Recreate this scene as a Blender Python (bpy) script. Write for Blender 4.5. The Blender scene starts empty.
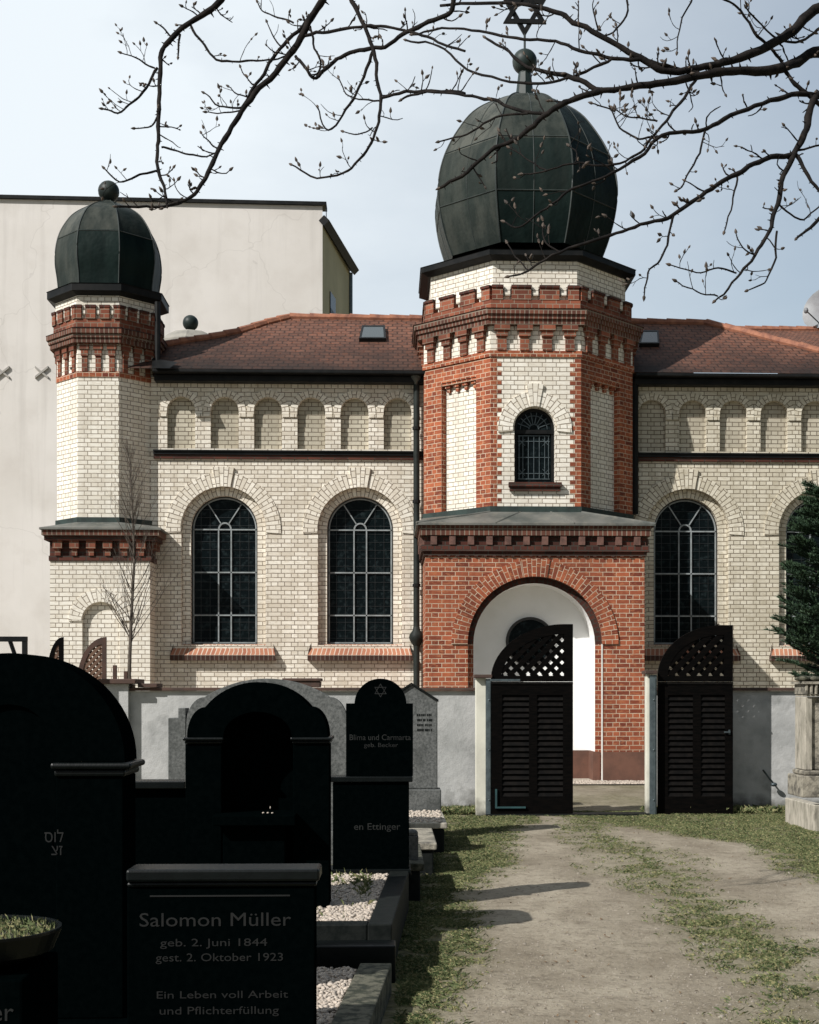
import bpy, bmesh, math, random
import numpy as np
from mathutils import Vector, noise, Matrix
from mathutils.geometry import tessellate_polygon
random.seed(7); rng = np.random.default_rng(7)
R = math.radians
sc = bpy.context.scene
COL = sc.collection

# ------------------------------------------------------------------ camera model
F, CX, HY, EYE, AL = 1400.0, 437.0, 692.0, 1.6, R(2.0)
CA, SA = math.cos(AL), math.sin(AL)
def ray(px, py):
    u = (px - CX) / F; v = (HY - py) / F
    return (u*CA + SA, -u*SA + CA, v)
def P(px, py, Y):
    r = ray(px, py); t = Y / r[1]
    return (r[0]*t, Y, EYE + r[2]*t)
def PX(px, Y): return P(px, HY, Y)[0]
def PZ(py, Y, px=409): return P(px, py, Y)[2]
def G(px, py):
    r = ray(px, py); t = -EYE / r[2]
    return (r[0]*t, r[1]*t)

cam = bpy.data.cameras.new('camera'); camo = bpy.data.objects.new('camera', cam); COL.objects.link(camo)
camo.location = (0, 0, EYE); camo.rotation_euler = (R(90), 0, -AL)
cam.sensor_width = 36; cam.sensor_fit = 'AUTO'
cam.lens = F / 1024 * 36
cam.shift_x = (409.5 - CX) / 1024; cam.shift_y = (HY - 512) / 1024
cam.clip_end = 2000; cam.clip_start = 0.05
sc.camera = camo
sc.view_settings.view_transform = 'Standard'
try: sc.view_settings.look = 'None'
except Exception: pass
sc.view_settings.exposure = 0

# ------------------------------------------------------------------ light
AZ_X, AZ_Y, EL = -0.79, -0.61, R(39)
SUNV = Vector((AZ_X*math.cos(EL), AZ_Y*math.cos(EL), math.sin(EL))).normalized()
sun = bpy.data.lights.new('sun', 'SUN'); suno = bpy.data.objects.new('sun', sun); COL.objects.link(suno)
sun.energy = 5.0; sun.angle = R(0.5); sun.color = (1.0, 0.97, 0.925)
suno.rotation_euler = SUNV.to_track_quat('Z', 'Y').to_euler(); suno.location = (-20, -20, 30)
w = bpy.data.worlds.new('World'); sc.world = w; w.use_nodes = True
nt = w.node_tree; N = nt.nodes; L = nt.links
for n in list(N): N.remove(n)
def node(t, T=None, **k):
    n = (T or nt).nodes.new(t)
    for a, b in k.items(): setattr(n, a, b)
    return n
sky = node('ShaderNodeTexSky', sky_type='NISHITA'); sky.sun_disc = False
sky.sun_elevation = EL; sky.sun_rotation = math.atan2(AZ_X, AZ_Y)
sky.air_density = 1.3; sky.dust_density = .4
bg = node('ShaderNodeBackground'); bg.inputs[1].default_value = 0.088
tc = node('ShaderNodeTexCoord'); mp = node('ShaderNodeMapping'); mp.inputs['Scale'].default_value = (1.6, 1.6, 4.0)
mp.inputs['Location'].default_value = (0.3, 0.1, 0.35)
ns = node('ShaderNodeTexNoise'); ns.inputs['Scale'].default_value = 2.4; ns.inputs['Detail'].default_value = 7; ns.inputs['Roughness'].default_value = .55
cr = node('ShaderNodeValToRGB'); cr.color_ramp.elements[0].position = .30; cr.color_ramp.elements[0].color = (.72,.72,.72,1)
cr.color_ramp.elements[1].position = .72; cr.color_ramp.elements[1].color = (.98,.98,.98,1)
mx = node('ShaderNodeMixRGB'); mx.inputs[2].default_value = (9.9, 10.7, 11.3, 1)
# cloud veil is thinner towards the right half of the view (x of the direction)
sx = node('ShaderNodeSeparateXYZ'); ma = node('ShaderNodeMath', operation='MULTIPLY_ADD'); ma.inputs[1].default_value = -1.9; ma.inputs[2].default_value = .93
mm = node('ShaderNodeMath', operation='MULTIPLY'); mm.use_clamp = True
L.new(tc.outputs['Generated'], mp.inputs[0]); L.new(mp.outputs[0], ns.inputs['Vector']); L.new(ns.outputs['Fac'], cr.inputs[0])
L.new(tc.outputs['Generated'], sx.inputs[0]); L.new(sx.outputs[0], ma.inputs[0])
L.new(cr.outputs[0], mm.inputs[0]); L.new(ma.outputs[0], mm.inputs[1]); L.new(mm.outputs[0], mx.inputs[0])
L.new(sky.outputs[0], mx.inputs[1])
# sky dimmed overhead and behind the camera to deepen shade on front faces
mr = node('ShaderNodeMapRange'); mr.inputs[1].default_value = -.1; mr.inputs[2].default_value = .75; mr.inputs[3].default_value = .48; mr.inputs[4].default_value = 1.0; mr.interpolation_type = 'SMOOTHSTEP'
ml = node('ShaderNodeMixRGB', blend_type='MULTIPLY'); ml.inputs[0].default_value = 1
L.new(sx.outputs[1], mr.inputs[0]); L.new(mx.outputs[0], ml.inputs[1]); L.new(mr.outputs[0], ml.inputs[2]); L.new(ml.outputs[0], bg.inputs[0])
wo = node('ShaderNodeOutputWorld'); L.new(bg.outputs[0], wo.inputs[0])

# ------------------------------------------------------------------ materials
def newmat(name):
    m = bpy.data.materials.new(name); m.use_nodes = True
    t = m.node_tree; b = t.nodes['Principled BSDF']
    return m, t, b
def c4(c): return (c[0], c[1], c[2], 1)
def noise_mix(t, src, col, scale, lo, hi, fac=1.0, stretch=(1,1,1), detail=5):
    """mix src towards col with world-space noise"""
    g = node('ShaderNodeNewGeometry', t); m = node('ShaderNodeMapping', t); m.inputs['Scale'].default_value = stretch
    n = node('ShaderNodeTexNoise', t); n.inputs['Scale'].default_value = scale; n.inputs['Detail'].default_value = detail; n.inputs['Roughness'].default_value = .6
    r = node('ShaderNodeMapRange', t); r.inputs[1].default_value = lo; r.inputs[2].default_value = hi; r.inputs[4].default_value = fac
    x = node('ShaderNodeMixRGB', t); x.inputs[2].default_value = c4(col)
    t.links.new(g.outputs['Position'], m.inputs[0]); t.links.new(m.outputs[0], n.inputs['Vector'])
    t.links.new(n.outputs['Fac'], r.inputs[0]); t.links.new(r.outputs[0], x.inputs[0])
    if hasattr(src, 'links') or hasattr(src, 'is_output'): t.links.new(src, x.inputs[1])
    else: x.inputs[1].default_value = c4(src)
    return x.outputs[0]
def bump(t, b, h, strength=.4, dist=.01, prev=None):
    n = node('ShaderNodeBump', t); n.inputs['Strength'].default_value = strength; n.inputs['Distance'].default_value = dist
    t.links.new(h, n.inputs['Height'])
    if prev: t.links.new(prev, n.inputs['Normal'])
    t.links.new(n.outputs[0], b.inputs['Normal']); return n.outputs[0]
def noise_h(t, scale, detail=6, stretch=(1,1,1)):
    g = node('ShaderNodeNewGeometry', t); m = node('ShaderNodeMapping', t); m.inputs['Scale'].default_value = stretch
    n = node('ShaderNodeTexNoise', t); n.inputs['Scale'].default_value = scale; n.inputs['Detail'].default_value = detail; n.inputs['Roughness'].default_value = .65
    t.links.new(g.outputs['Position'], m.inputs[0]); t.links.new(m.outputs[0], n.inputs['Vector']); return n.outputs['Fac']
def simple(name, c, c2=None, rough=.8, scale=3, lo=.4, hi=.65, bs=0, bsc=40, metal=0, spec=.5, c3=None, s3=.7, stretch=(1,1,1), bd=.005):
    m, t, b = newmat(name)
    b.inputs['Roughness'].default_value = rough; b.inputs['Metallic'].default_value = metal
    b.inputs['Specular IOR Level'].default_value = spec
    out = None
    if c2:
        out = noise_mix(t, c, c2, scale, lo, hi, 1, stretch)
        if c3: out = noise_mix(t, out, c3, scale*s3, .5, .75, .8, stretch)
        t.links.new(out, b.inputs['Base Color'])
    else: b.inputs['Base Color'].default_value = c4(c)
    if bs: bump(t, b, noise_h(t, bsc), bs, bd)
    return m
def brick(name, c1, c2, mortar, rough=.85, bw=.255, rh=.0825, ms=.011, dirt=(.1,.08,.06), dirtf=.5, off=.5, bias=0, bs=.5, extra=None, squash=1.0, sqf=2, streak=.4):
    m, t, b = newmat(name); b.inputs['Roughness'].default_value = rough; b.inputs['Specular IOR Level'].default_value = .25
    uv = node('ShaderNodeUVMap', t)
    # slightly uneven courses
    nd = node('ShaderNodeTexNoise', t); nd.inputs['Scale'].default_value = 3.0
    vs = node('ShaderNodeVectorMath', t, operation='SCALE'); vs.inputs['Scale'].default_value = .010
    va = node('ShaderNodeVectorMath', t, operation='ADD')
    t.links.new(uv.outputs[0], nd.inputs['Vector']); t.links.new(nd.outputs['Color'], vs.inputs[0])
    t.links.new(uv.outputs[0], va.inputs[0]); t.links.new(vs.outputs[0], va.inputs[1])
    k = node('ShaderNodeTexBrick', t); k.offset = off; k.squash = squash; k.squash_frequency = sqf
    k.inputs['Color1'].default_value = c4(c1); k.inputs['Color2'].default_value = c4(c2); k.inputs['Mortar'].default_value = c4(mortar)
    k.inputs['Scale'].default_value = 1; k.inputs['Mortar Size'].default_value = ms; k.inputs['Mortar Smooth'].default_value = .15
    k.inputs['Brick Width'].default_value = bw; k.inputs['Row Height'].default_value = rh; k.inputs['Bias'].default_value = bias
    t.links.new(va.outputs[0], k.inputs['Vector'])
    out = k.outputs['Color']
    if extra: out = noise_mix(t, out, extra, 9, .52, .62, .55, (1,1,3))
    out = noise_mix(t, out, dirt, .9, .42, .78, dirtf)
    out = noise_mix(t, out, dirt, 2.2, .5, .8, streak, (2.2,2.2,.25))
    t.links.new(out, b.inputs['Base Color'])
    inv = node('ShaderNodeMath', t, operation='SUBTRACT'); inv.inputs[0].default_value = 1
    t.links.new(k.outputs['Fac'], inv.inputs[1])
    p = bump(t, b, inv.outputs[0], bs, .012)
    bump(t, b, noise_h(t, 60), .25, .004, p)
    return m
M = {}
M['cream'] = brick('cream_brick', (.92,.87,.77), (.70,.64,.54), (.20,.16,.125), dirt=(.42,.35,.26), dirtf=.45, squash=.5, bs=.5, ms=.0075, extra=(.60,.53,.42), streak=.35)
M['cream_turret'] = brick('pale_brick', (.92,.88,.79), (.78,.73,.63), (.24,.195,.15), dirt=(.46,.41,.34), dirtf=.35, squash=.5, bs=.5, ms=.0075, extra=(.68,.61,.50))
M['cream_right'] = brick('shaded_cream_brick', (.80,.75,.63), (.60,.55,.44), (.17,.135,.10), dirt=(.30,.26,.18), dirtf=.55, squash=.5, bs=.5, ms=.0080, extra=(.50,.44,.33), streak=.5)  # cream brick darkened to carry the tower's shade over the right wing
M['cream_infill'] = brick('grey_infill_brick', (.60,.555,.45), (.46,.42,.33), (.15,.12,.09), dirt=(.22,.19,.14), dirtf=.6, squash=.5, ms=.008)  # darker, greyer brick for the blind niche infill
M['red'] = brick('red_brick', (.42,.118,.055), (.17,.040,.023), (.62,.50,.37), dirt=(.06,.025,.018), dirtf=.45, squash=.5, ms=.0060, extra=(.52,.20,.09), bw=.24, rh=.0815)
M['red_mid'] = brick('soot_red_brick', (.34,.11,.060), (.15,.045,.028), (.30,.23,.17), dirt=(.03,.018,.014), dirtf=.7, squash=.5, ms=.0075)
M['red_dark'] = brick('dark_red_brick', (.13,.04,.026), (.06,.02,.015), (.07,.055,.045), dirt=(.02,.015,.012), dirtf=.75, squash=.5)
M['header'] = brick('header_brick', (.20,.075,.048), (.09,.036,.026), (.25,.20,.155), bw=.085, rh=.25, off=0, dirt=(.03,.02,.015), dirtf=.6)
M['header_dark'] = brick('dark_header_brick', (.085,.04,.03), (.045,.022,.018), (.15,.12,.10), bw=.085, rh=.25, off=0, dirt=(.02,.015,.012), dirtf=.6)
M['sill_brick'] = brick('orange_sill_brick', (.48,.22,.13), (.34,.13,.08), (.62,.52,.42), bw=.085, rh=.25, off=0, dirt=(.18,.07,.05), dirtf=.4)  # brighter orange paints sunlight onto the sloping sill tops
M['tile'] = None
def tile_mat(name, c1, c2, mortar, rh=.15, bw=.19):
    m = brick(name, c1, c2, mortar, bw=bw, rh=rh, ms=.016, dirt=(.06,.032,.025), dirtf=.6, bs=1.0, extra=(.30,.10,.05), rough=.75, streak=.6)
    return m
M['tile'] = tile_mat('roof_tile', (.205,.098,.066), (.125,.062,.044), (.060,.030,.021), rh=.17, bw=.19)
def eave_moss(m, zlo, zhi):
    t = m.node_tree; b = t.nodes['Principled BSDF']; src = b.inputs['Base Color'].links[0].from_socket
    g = node('ShaderNodeNewGeometry', t); sp = node('ShaderNodeSeparateXYZ', t); n = node('ShaderNodeTexNoise', t); n.inputs['Scale'].default_value = .8; n.inputs['Detail'].default_value = 5
    a = node('ShaderNodeMath', t, operation='MULTIPLY_ADD'); a.inputs[1].default_value = 1.6; r = node('ShaderNodeMapRange', t)
    r.inputs[1].default_value = zhi+.8; r.inputs[2].default_value = zlo+.8; r.inputs[4].default_value = .9
    x = node('ShaderNodeMixRGB', t); x.inputs[2].default_value = (.012,.010,.009,1)
    t.links.new(g.outputs['Position'], sp.inputs[0]); t.links.new(g.outputs['Position'], n.inputs['Vector']); t.links.new(n.outputs['Fac'], a.inputs[0]); t.links.new(sp.outputs[2], a.inputs[2])
    t.links.new(a.outputs[0], r.inputs[0]); t.links.new(r.outputs[0], x.inputs[0]); t.links.new(src, x.inputs[1]); t.links.new(x.outputs[0], b.inputs['Base Color'])
M['ridge'] = simple('ridge_tile', (.36,.15,.085), (.18,.07,.045), scale=6, bs=.3)
M['copper'] = simple('weathered_copper', (.018,.030,.028), (.007,.012,.012), rough=.5, scale=1.6, c3=(.060,.075,.066), s3=2, bs=.1, bsc=12, spec=.3, stretch=(1.5,1.5,.5))
def dome_mat():
    m, t, b = newmat('dome_sheet_metal'); b.inputs['Roughness'].default_value = .5; b.inputs['Specular IOR Level'].default_value = .06
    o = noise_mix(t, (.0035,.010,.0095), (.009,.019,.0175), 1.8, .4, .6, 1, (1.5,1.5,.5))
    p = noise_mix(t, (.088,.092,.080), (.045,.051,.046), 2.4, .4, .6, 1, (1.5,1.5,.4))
    a = node('ShaderNodeAttribute', t); a.attribute_name = 'patina_and_light'; x = node('ShaderNodeMixRGB', t)  # blends oxidised sheet with the painted sun-side facet tone
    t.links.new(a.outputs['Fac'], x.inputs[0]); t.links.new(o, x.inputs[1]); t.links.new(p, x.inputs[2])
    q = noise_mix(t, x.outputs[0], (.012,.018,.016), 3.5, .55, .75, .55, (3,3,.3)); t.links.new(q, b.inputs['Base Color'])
    bump(t, b, noise_h(t, 2.2, 3), .5, .05); return m
M['dome'] = dome_mat()
M['lead'] = simple('weathered_lead', (.15,.15,.135), (.05,.06,.055), rough=.6, scale=2.5, c3=(.24,.225,.19), s3=2, bs=.2, bsc=14)
M['patina_and_light'] = simple('green_patina', (.022,.042,.037), (.010,.018,.016), rough=.7, scale=5)
M['pipe'] = simple('dark_zinc_pipe', (.022,.028,.026), (.010,.013,.012), rough=.6, scale=4, spec=.2)
M['black_metal'] = simple('black_painted_metal', (.006,.007,.0075), (.014,.014,.014), rough=.5, scale=4, spec=.15)
M['seam'] = simple('seam_copper', (.018,.026,.025), (.04,.05,.046), rough=.6, scale=3)
M['white'] = simple('whitewashed_plaster', (.90,.90,.89), (.83,.83,.81), scale=1.4, bs=.25, bsc=25)
M['dado'] = simple('brown_plinth_render', (.155,.072,.048), (.10,.048,.033), scale=3, bs=.2)
M['glass'] = simple('dark_window_glass', (.004,.007,.008), (.016,.024,.026), rough=.12, scale=11, lo=.52, hi=.66, bs=.35, bsc=9, spec=.05)  # second colour paints faint patches of reflected sky on the panes
M['lead_bar'] = simple('pale_glazing_bar', (.30,.33,.34), (.2,.22,.22), rough=.5, scale=8)
M['dark_frame'] = simple('dark_window_frame', (.02,.02,.02), (.04,.035,.03), rough=.5)
M['fine_bar'] = simple('fine_glazing_bar', (.020,.026,.028), (.008,.010,.011), rough=.5)
M['plaster_n'] = simple('pale_render', (.73,.695,.66), (.655,.62,.58), scale=.3, c3=(.60,.56,.52), s3=3, bs=.12, bsc=6, stretch=(1,1,1), bd=.02)
def streaks(m, col, f):
    t = m.node_tree; b = t.nodes['Principled BSDF']; src = b.inputs['Base Color'].links[0].from_socket
    o = noise_mix(t, src, col, 1.6, .52, .80, f, (1.6,1.6,.10))
    g = node('ShaderNodeNewGeometry', t); v = node('ShaderNodeTexVoronoi', t); v.feature = 'DISTANCE_TO_EDGE'; v.inputs['Scale'].default_value = .28
    n = node('ShaderNodeTexNoise', t); n.inputs['Scale'].default_value = 1.5; va = node('ShaderNodeVectorMath', t, operation='ADD'); t.links.new(g.outputs['Position'], n.inputs['Vector']); t.links.new(g.outputs['Position'], va.inputs[0]); t.links.new(n.outputs['Color'], va.inputs[1]); t.links.new(va.outputs[0], v.inputs['Vector'])
    r = node('ShaderNodeMapRange', t); r.inputs[1].default_value = .006; r.inputs[2].default_value = 0; r.inputs[4].default_value = .35
    x = node('ShaderNodeMixRGB', t); x.inputs[2].default_value = c4(col); t.links.new(v.outputs['Distance'], r.inputs[0]); t.links.new(r.outputs[0], x.inputs[0]); t.links.new(o, x.inputs[1]); t.links.new(x.outputs[0], b.inputs['Base Color'])
streaks(M['plaster_n'], (.44,.41,.38), .45)
M['plaster_y'] = simple('yellowish_render', (.50,.45,.28), (.40,.36,.22), scale=.5)
M['wallplaster'] = simple('stained_wall_render', (.50,.50,.49), (.36,.365,.36), scale=1.3, c3=(.24,.245,.24), s3=2.3, bs=.5, bsc=11, bd=.02)
def foot_dirt(m, zhi, col=(.07,.068,.055), f=.85):
    t = m.node_tree; b = t.nodes['Principled BSDF']; src = b.inputs['Base Color'].links[0].from_socket
    g = node('ShaderNodeNewGeometry', t); sp = node('ShaderNodeSeparateXYZ', t); n = node('ShaderNodeTexNoise', t); n.inputs['Scale'].default_value = 5; n.inputs['Detail'].default_value = 7
    a = node('ShaderNodeMath', t, operation='MULTIPLY_ADD'); a.inputs[1].default_value = .7; r = node('ShaderNodeMapRange', t)
    r.inputs[1].default_value = zhi+.35; r.inputs[2].default_value = zhi+.12; r.inputs[4].default_value = f
    x = node('ShaderNodeMixRGB', t); x.inputs[2].default_value = c4(col)
    t.links.new(g.outputs['Position'], sp.inputs[0]); t.links.new(g.outputs['Position'], n.inputs['Vector']); t.links.new(n.outputs['Fac'], a.inputs[0]); t.links.new(sp.outputs[2], a.inputs[2])
    t.links.new(a.outputs[0], r.inputs[0]); t.links.new(r.outputs[0], x.inputs[0]); t.links.new(src, x.inputs[1]); t.links.new(x.outputs[0], b.inputs['Base Color'])
foot_dirt(M['wallplaster'], .28)
M['pierplaster'] = simple('cream_pier_render', (.70,.68,.58), (.56,.54,.46), scale=2, bs=.3, bsc=12)
foot_dirt(M['pierplaster'], .22)
M['cap'] = simple('rusty_wall_capping', (.085,.045,.032), (.045,.028,.022), scale=5, rough=.7)
M['gate'] = simple('dark_stained_wood', (.0022,.0022,.0022), (.0050,.0040,.0036), rough=.55, scale=7, stretch=(1,1,8), bs=.3, bsc=30, spec=.03)
M['slat'] = simple('louvre_wood', (.0045,.0042,.0040), (.0095,.008,.007), rough=.5, scale=14, spec=.08)
M['brownwood'] = simple('brown_lattice_wood', (.075,.035,.022), (.04,.02,.014), rough=.6, scale=8)
M['galv'] = simple('galvanised_steel', (.12,.15,.16), (.07,.09,.10), rough=.45, scale=12, metal=.5)
M['teal'] = simple('teal_painted_hinge', (.03,.085,.09), (.02,.05,.055), rough=.5)
M['granite'] = simple('polished_black_granite', (.0005,.0014,.0015), (.0010,.0021,.0022), rough=.6, scale=30, spec=.0)
M['granite_top'] = simple('dull_black_stone_edge', (.0030,.0048,.0050), (.0015,.0028,.0030), rough=.38, scale=18, spec=.22, bs=.2)
M['kerb_black'] = simple('shaded_kerb_stone', (.012,.014,.013), (.005,.007,.0065), rough=.65, scale=20, spec=.12, bs=.4, bsc=60)
M['greygranite'] = simple('grey_weathered_granite', (.155,.16,.155), (.065,.07,.068), rough=.85, scale=38, lo=.35, hi=.65, c3=(.04,.045,.042), s3=.12, bs=.5, bsc=60)
M['mossstone'] = simple('mossy_kerb_stone', (.11,.105,.075), (.022,.026,.014), rough=.95, scale=18, lo=.42, hi=.58, c3=(.015,.017,.012), s3=.5, bs=.9, bsc=40, bd=.01)
M['sandstone'] = simple('weathered_sandstone', (.33,.30,.24), (.12,.11,.09), rough=.9, scale=9, lo=.42, hi=.62, c3=(.05,.045,.04), s3=.5, bs=.8, bsc=30, bd=.015)
M['palestone'] = simple('pale_kerb_stone', (.46,.42,.35), (.28,.26,.21), rough=.9, scale=6, c3=(.10,.09,.075), s3=1.6, bs=.4, stretch=(2,2,.6))
M['pebble'] = simple('pale_pebble', (.60,.52,.44), (.34,.29,.24), rough=.8, scale=34, lo=.35, hi=.65)
M['ink'] = simple('faded_engraving', (.0025,.0029,.0027), (.0005,.0013,.0014), rough=.7, scale=16, lo=.42, hi=.55)
M['ink2'] = simple('pale_engraving', (.012,.014,.013), (.0008,.0018,.0018), rough=.7, scale=14, lo=.42, hi=.56)
M['bark'] = simple('dark_bark', (.010,.009,.009), (.024,.020,.018), rough=.9, scale=16, bs=.8, bsc=60, spec=.1)
M['bud'] = simple('magnolia_bud', (.035,.027,.022), (.11,.08,.06), rough=.8, scale=30)
M['saplingbark'] = simple('sapling_bark', (.070,.056,.045), (.11,.09,.07), rough=.9, scale=16)
M['needle'] = simple('fir_needles', (.030,.060,.034), (.060,.105,.050), rough=.6, scale=6, spec=.3, c3=(.008,.02,.015), s3=.5)
M['white_plastic'] = simple('grey_dish_paint', (.22,.23,.24), (.16,.16,.17), rough=.5)
M['white_band'] = simple('white_paint_post', (.80,.79,.75), (.66,.65,.6), scale=5)
def grass_mat():
    m, t, b = newmat('grass_blade'); b.inputs['Roughness'].default_value = .75; b.inputs['Specular IOR Level'].default_value = .2
    o = noise_mix(t, (.115,.140,.058), (.052,.080,.030), 2.5, .4, .6)
    o = noise_mix(t, o, (.33,.29,.15), 40, .50, .58, .8)
    t.links.new(o, b.inputs['Base Color']); return m
M['grass'] = grass_mat()
def ground_mat():
    m, t, b = newmat('ground_earth'); b.inputs['Roughness'].default_value = .95; b.inputs['Specular IOR Level'].default_value = .1
    o = noise_mix(t, (.355,.31,.24), (.235,.20,.15), 1.3, .4, .62, 1, (1,.5,1))
    o = noise_mix(t, o, (.17,.14,.105), 5, .48, .70, .6)
    o = noise_mix(t, o, (.13,.11,.08), 20, .55, .70, .6)
    o = noise_mix(t, o, (.52,.46,.38), 45, .60, .68, .55)
    o = noise_mix(t, o, (.12,.10,.075), 55, .60, .70, .6)
    a = node('ShaderNodeAttribute', t); a.attribute_name = 'turf'
    x = node('ShaderNodeMixRGB', t); t.links.new(o, x.inputs[1])
    g = noise_mix(t, (.16,.15,.075), (.085,.085,.04), 14, .4, .6)
    t.links.new(g, x.inputs[2])
    # break the mask with noise
    nn = noise_h(t, 10, 6); mu = node('ShaderNodeMath', t, operation='MULTIPLY'); mu.inputs[1].default_value = 1.6
    mu2 = node('ShaderNodeMath', t, operation='MULTIPLY'); mu2.use_clamp = True
    t.links.new(nn, mu.inputs[0]); t.links.new(mu.outputs[0], mu2.inputs[0]); t.links.new(a.outputs['Fac'], mu2.inputs[1])
    t.links.new(mu2.outputs[0], x.inputs[0]); t.links.new(x.outputs[0], b.inputs['Base Color'])
    p = bump(t, b, noise_h(t, 30, 8), .7, .02)
    bump(t, b, noise_h(t, 140, 4), .5, .006, p)
    return m
M['ground'] = ground_mat()
M['lane_stone'] = simple('lane_stone', (.34,.30,.25), (.20,.17,.14), scale=30)
M['leaf'] = simple('dead_leaf', (.12,.07,.035), (.20,.14,.08), scale=20)
M['litter'] = simple('dry_stalk', (.24,.19,.12), (.10,.08,.05), scale=12)
M['gravel'] = simple('courtyard_gravel', (.42,.36,.28), (.22,.19,.14), rough=.95, scale=45, lo=.4, hi=.6, c3=(.22,.21,.12), s3=.1, bs=.8, bsc=60, bd=.01)

# ------------------------------------------------------------------ mesh builder
class MB:
    def __init__(s): s.v = []; s.f = []; s.uv = []
    def shear(s, k, y0):
        s.v = [(p[0]+k*(p[1]-y0), p[1], p[2]) for p in s.v]; return s
    def face(s, pts, uv=None):
        i = len(s.v); s.v += [tuple(p) for p in pts]; s.f.append(tuple(range(i, i+len(pts))))
        if uv is None:
            n = Vector((0,0,0)); a = Vector(pts[0])
            for k in range(1, len(pts)-1): n += (Vector(pts[k])-a).cross(Vector(pts[k+1])-a)
            if n.length > 0: n.normalize()
            if abs(n.z) > .8: uv = [(p[0], p[1]) for p in pts]
            else:
                tx, ty = -n.y, n.x; l = math.hypot(tx, ty) or 1; tx /= l; ty /= l
                if abs(tx) > abs(ty):
                    if tx < 0: tx, ty = -tx, -ty
                elif ty < 0: tx, ty = -tx, -ty
                k = 1/max(.3, math.sqrt(1-n.z*n.z))
                uv = [(p[0]*tx+p[1]*ty, p[2]*k) for p in pts]
        s.uv.append(uv)
    def box(s, x0, x1, y0, y1, z0, z1):
        a = [(x0,y0,z0),(x1,y0,z0),(x1,y1,z0),(x0,y1,z0),(x0,y0,z1),(x1,y0,z1),(x1,y1,z1),(x0,y1,z1)]
        for q in ((0,1,5,4),(1,2,6,5),(2,3,7,6),(3,0,4,7),(4,5,6,7),(3,2,1,0)): s.face([a[i] for i in q])
    def fbox(s, fr, u0, u1, z0, z1, o0, o1):
        a = [fr(u0,z0,o1),fr(u1,z0,o1),fr(u1,z0,o0),fr(u0,z0,o0),fr(u0,z1,o1),fr(u1,z1,o1),fr(u1,z1,o0),fr(u0,z1,o0)]
        for q in ((0,1,5,4),(1,2,6,5),(2,3,7,6),(3,0,4,7),(4,5,6,7),(3,2,1,0)): s.face([a[i] for i in q])
    def panel(s, fr, outer, holes, o=0):
        loops = [[Vector((a, b, 0)) for a, b in lp] for lp in [outer]+holes]
        flat = [p for lp in loops for p in lp]
        for t in tessellate_polygon(loops):
            q = [flat[i] for i in t]
            if (q[1]-q[0]).cross(q[2]-q[0]).z < 0: q = q[::-1]
            s.face([fr(p.x, p.y, o) for p in q])
    def reveal(s, fr, loop, o0, o1, closed=False):
        n = len(loop)
        for i in range(n if closed else n-1):
            a, b = loop[i], loop[(i+1) % n]
            s.face([fr(a[0],a[1],o0), fr(b[0],b[1],o0), fr(b[0],b[1],o1), fr(a[0],a[1],o1)])
    def band(s, fr, cu, cz, r0, r1, zb, o, n=24):
        la, lb = arch(cu, cz, r0, zb, n), arch(cu, cz, r1, zb, n); rm = (r0+r1)/2
        acc = 0
        for i in range(len(la)-1):
            a, b, c, d = la[i], la[i+1], lb[i+1], lb[i]
            step = math.hypot((a[0]+d[0])/2-(b[0]+c[0])/2, (a[1]+d[1])/2-(b[1]+c[1])/2)
            s.face([fr(*a,o), fr(*b,o), fr(*c,o), fr(*d,o)], [(0,acc),(0,acc+step),(r1-r0,acc+step),(r1-r0,acc)]); acc += step
    def ring(s, fr, cu, cz, r0, r1, o0, o1, a0=0, a1=180, n=32, off=0.0):
        rm = (r0+r1)/2
        for i in range(n):
            t0, t1 = R(a0+(a1-a0)*i/n), R(a0+(a1-a0)*(i+1)/n)
            q = [(cu+r*math.cos(t), cz+r*math.sin(t)) for r, t in ((r0,t0),(r1,t0),(r1,t1),(r0,t1))]
            s.face([fr(*p,o1) for p in q], [(off+r,t*rm) for r, t in ((0,t0),(r1-r0,t0),(r1-r0,t1),(0,t1))])
            s.face([fr(*q[1],o0), fr(*q[2],o0), fr(*q[2],o1), fr(*q[1],o1)])
            s.face([fr(*q[0],o1), fr(*q[3],o1), fr(*q[3],o0), fr(*q[0],o0)])
        for t in (R(a0), R(a1)):
            a = (cu+r0*math.cos(t), cz+r0*math.sin(t)); b = (cu+r1*math.cos(t), cz+r1*math.sin(t))
            s.face([fr(*a,o0), fr(*b,o0), fr(*b,o1), fr(*a,o1)])
    def prism(s, fr, loop, o0, o1, holes=()):
        """solid from outline in (u,z) between offsets o0 (back) and o1 (front)"""
        s.panel(fr, loop, list(holes), o1); s.panel(fr, loop, list(holes), o0)
        s.reveal(fr, loop, o0, o1, True)
        for h in holes: s.reveal(fr, h, o0, o1, True)
    def tube(s, pts, rad, n=6, cap=True):
        pts = [Vector(p) for p in pts]; rings = []
        up = Vector((0,0,1))
        for i, p in enumerate(pts):
            d = (pts[min(i+1, len(pts)-1)]-pts[max(i-1, 0)])
            if d.length < 1e-9: d = Vector((0,0,1))
            d.normalize(); r = rad[i] if isinstance(rad, (list, tuple)) else rad
            a = d.cross(up)
            if a.length < .05: a = d.cross(Vector((1,0,0)))
            a.normalize(); b = d.cross(a)
            base = len(s.v)
            for k in range(n):
                t = 2*math.pi*k/n; s.v.append(tuple(p + a*(r*math.cos(t)) + b*(r*math.sin(t))))
            rings.append(base)
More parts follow.
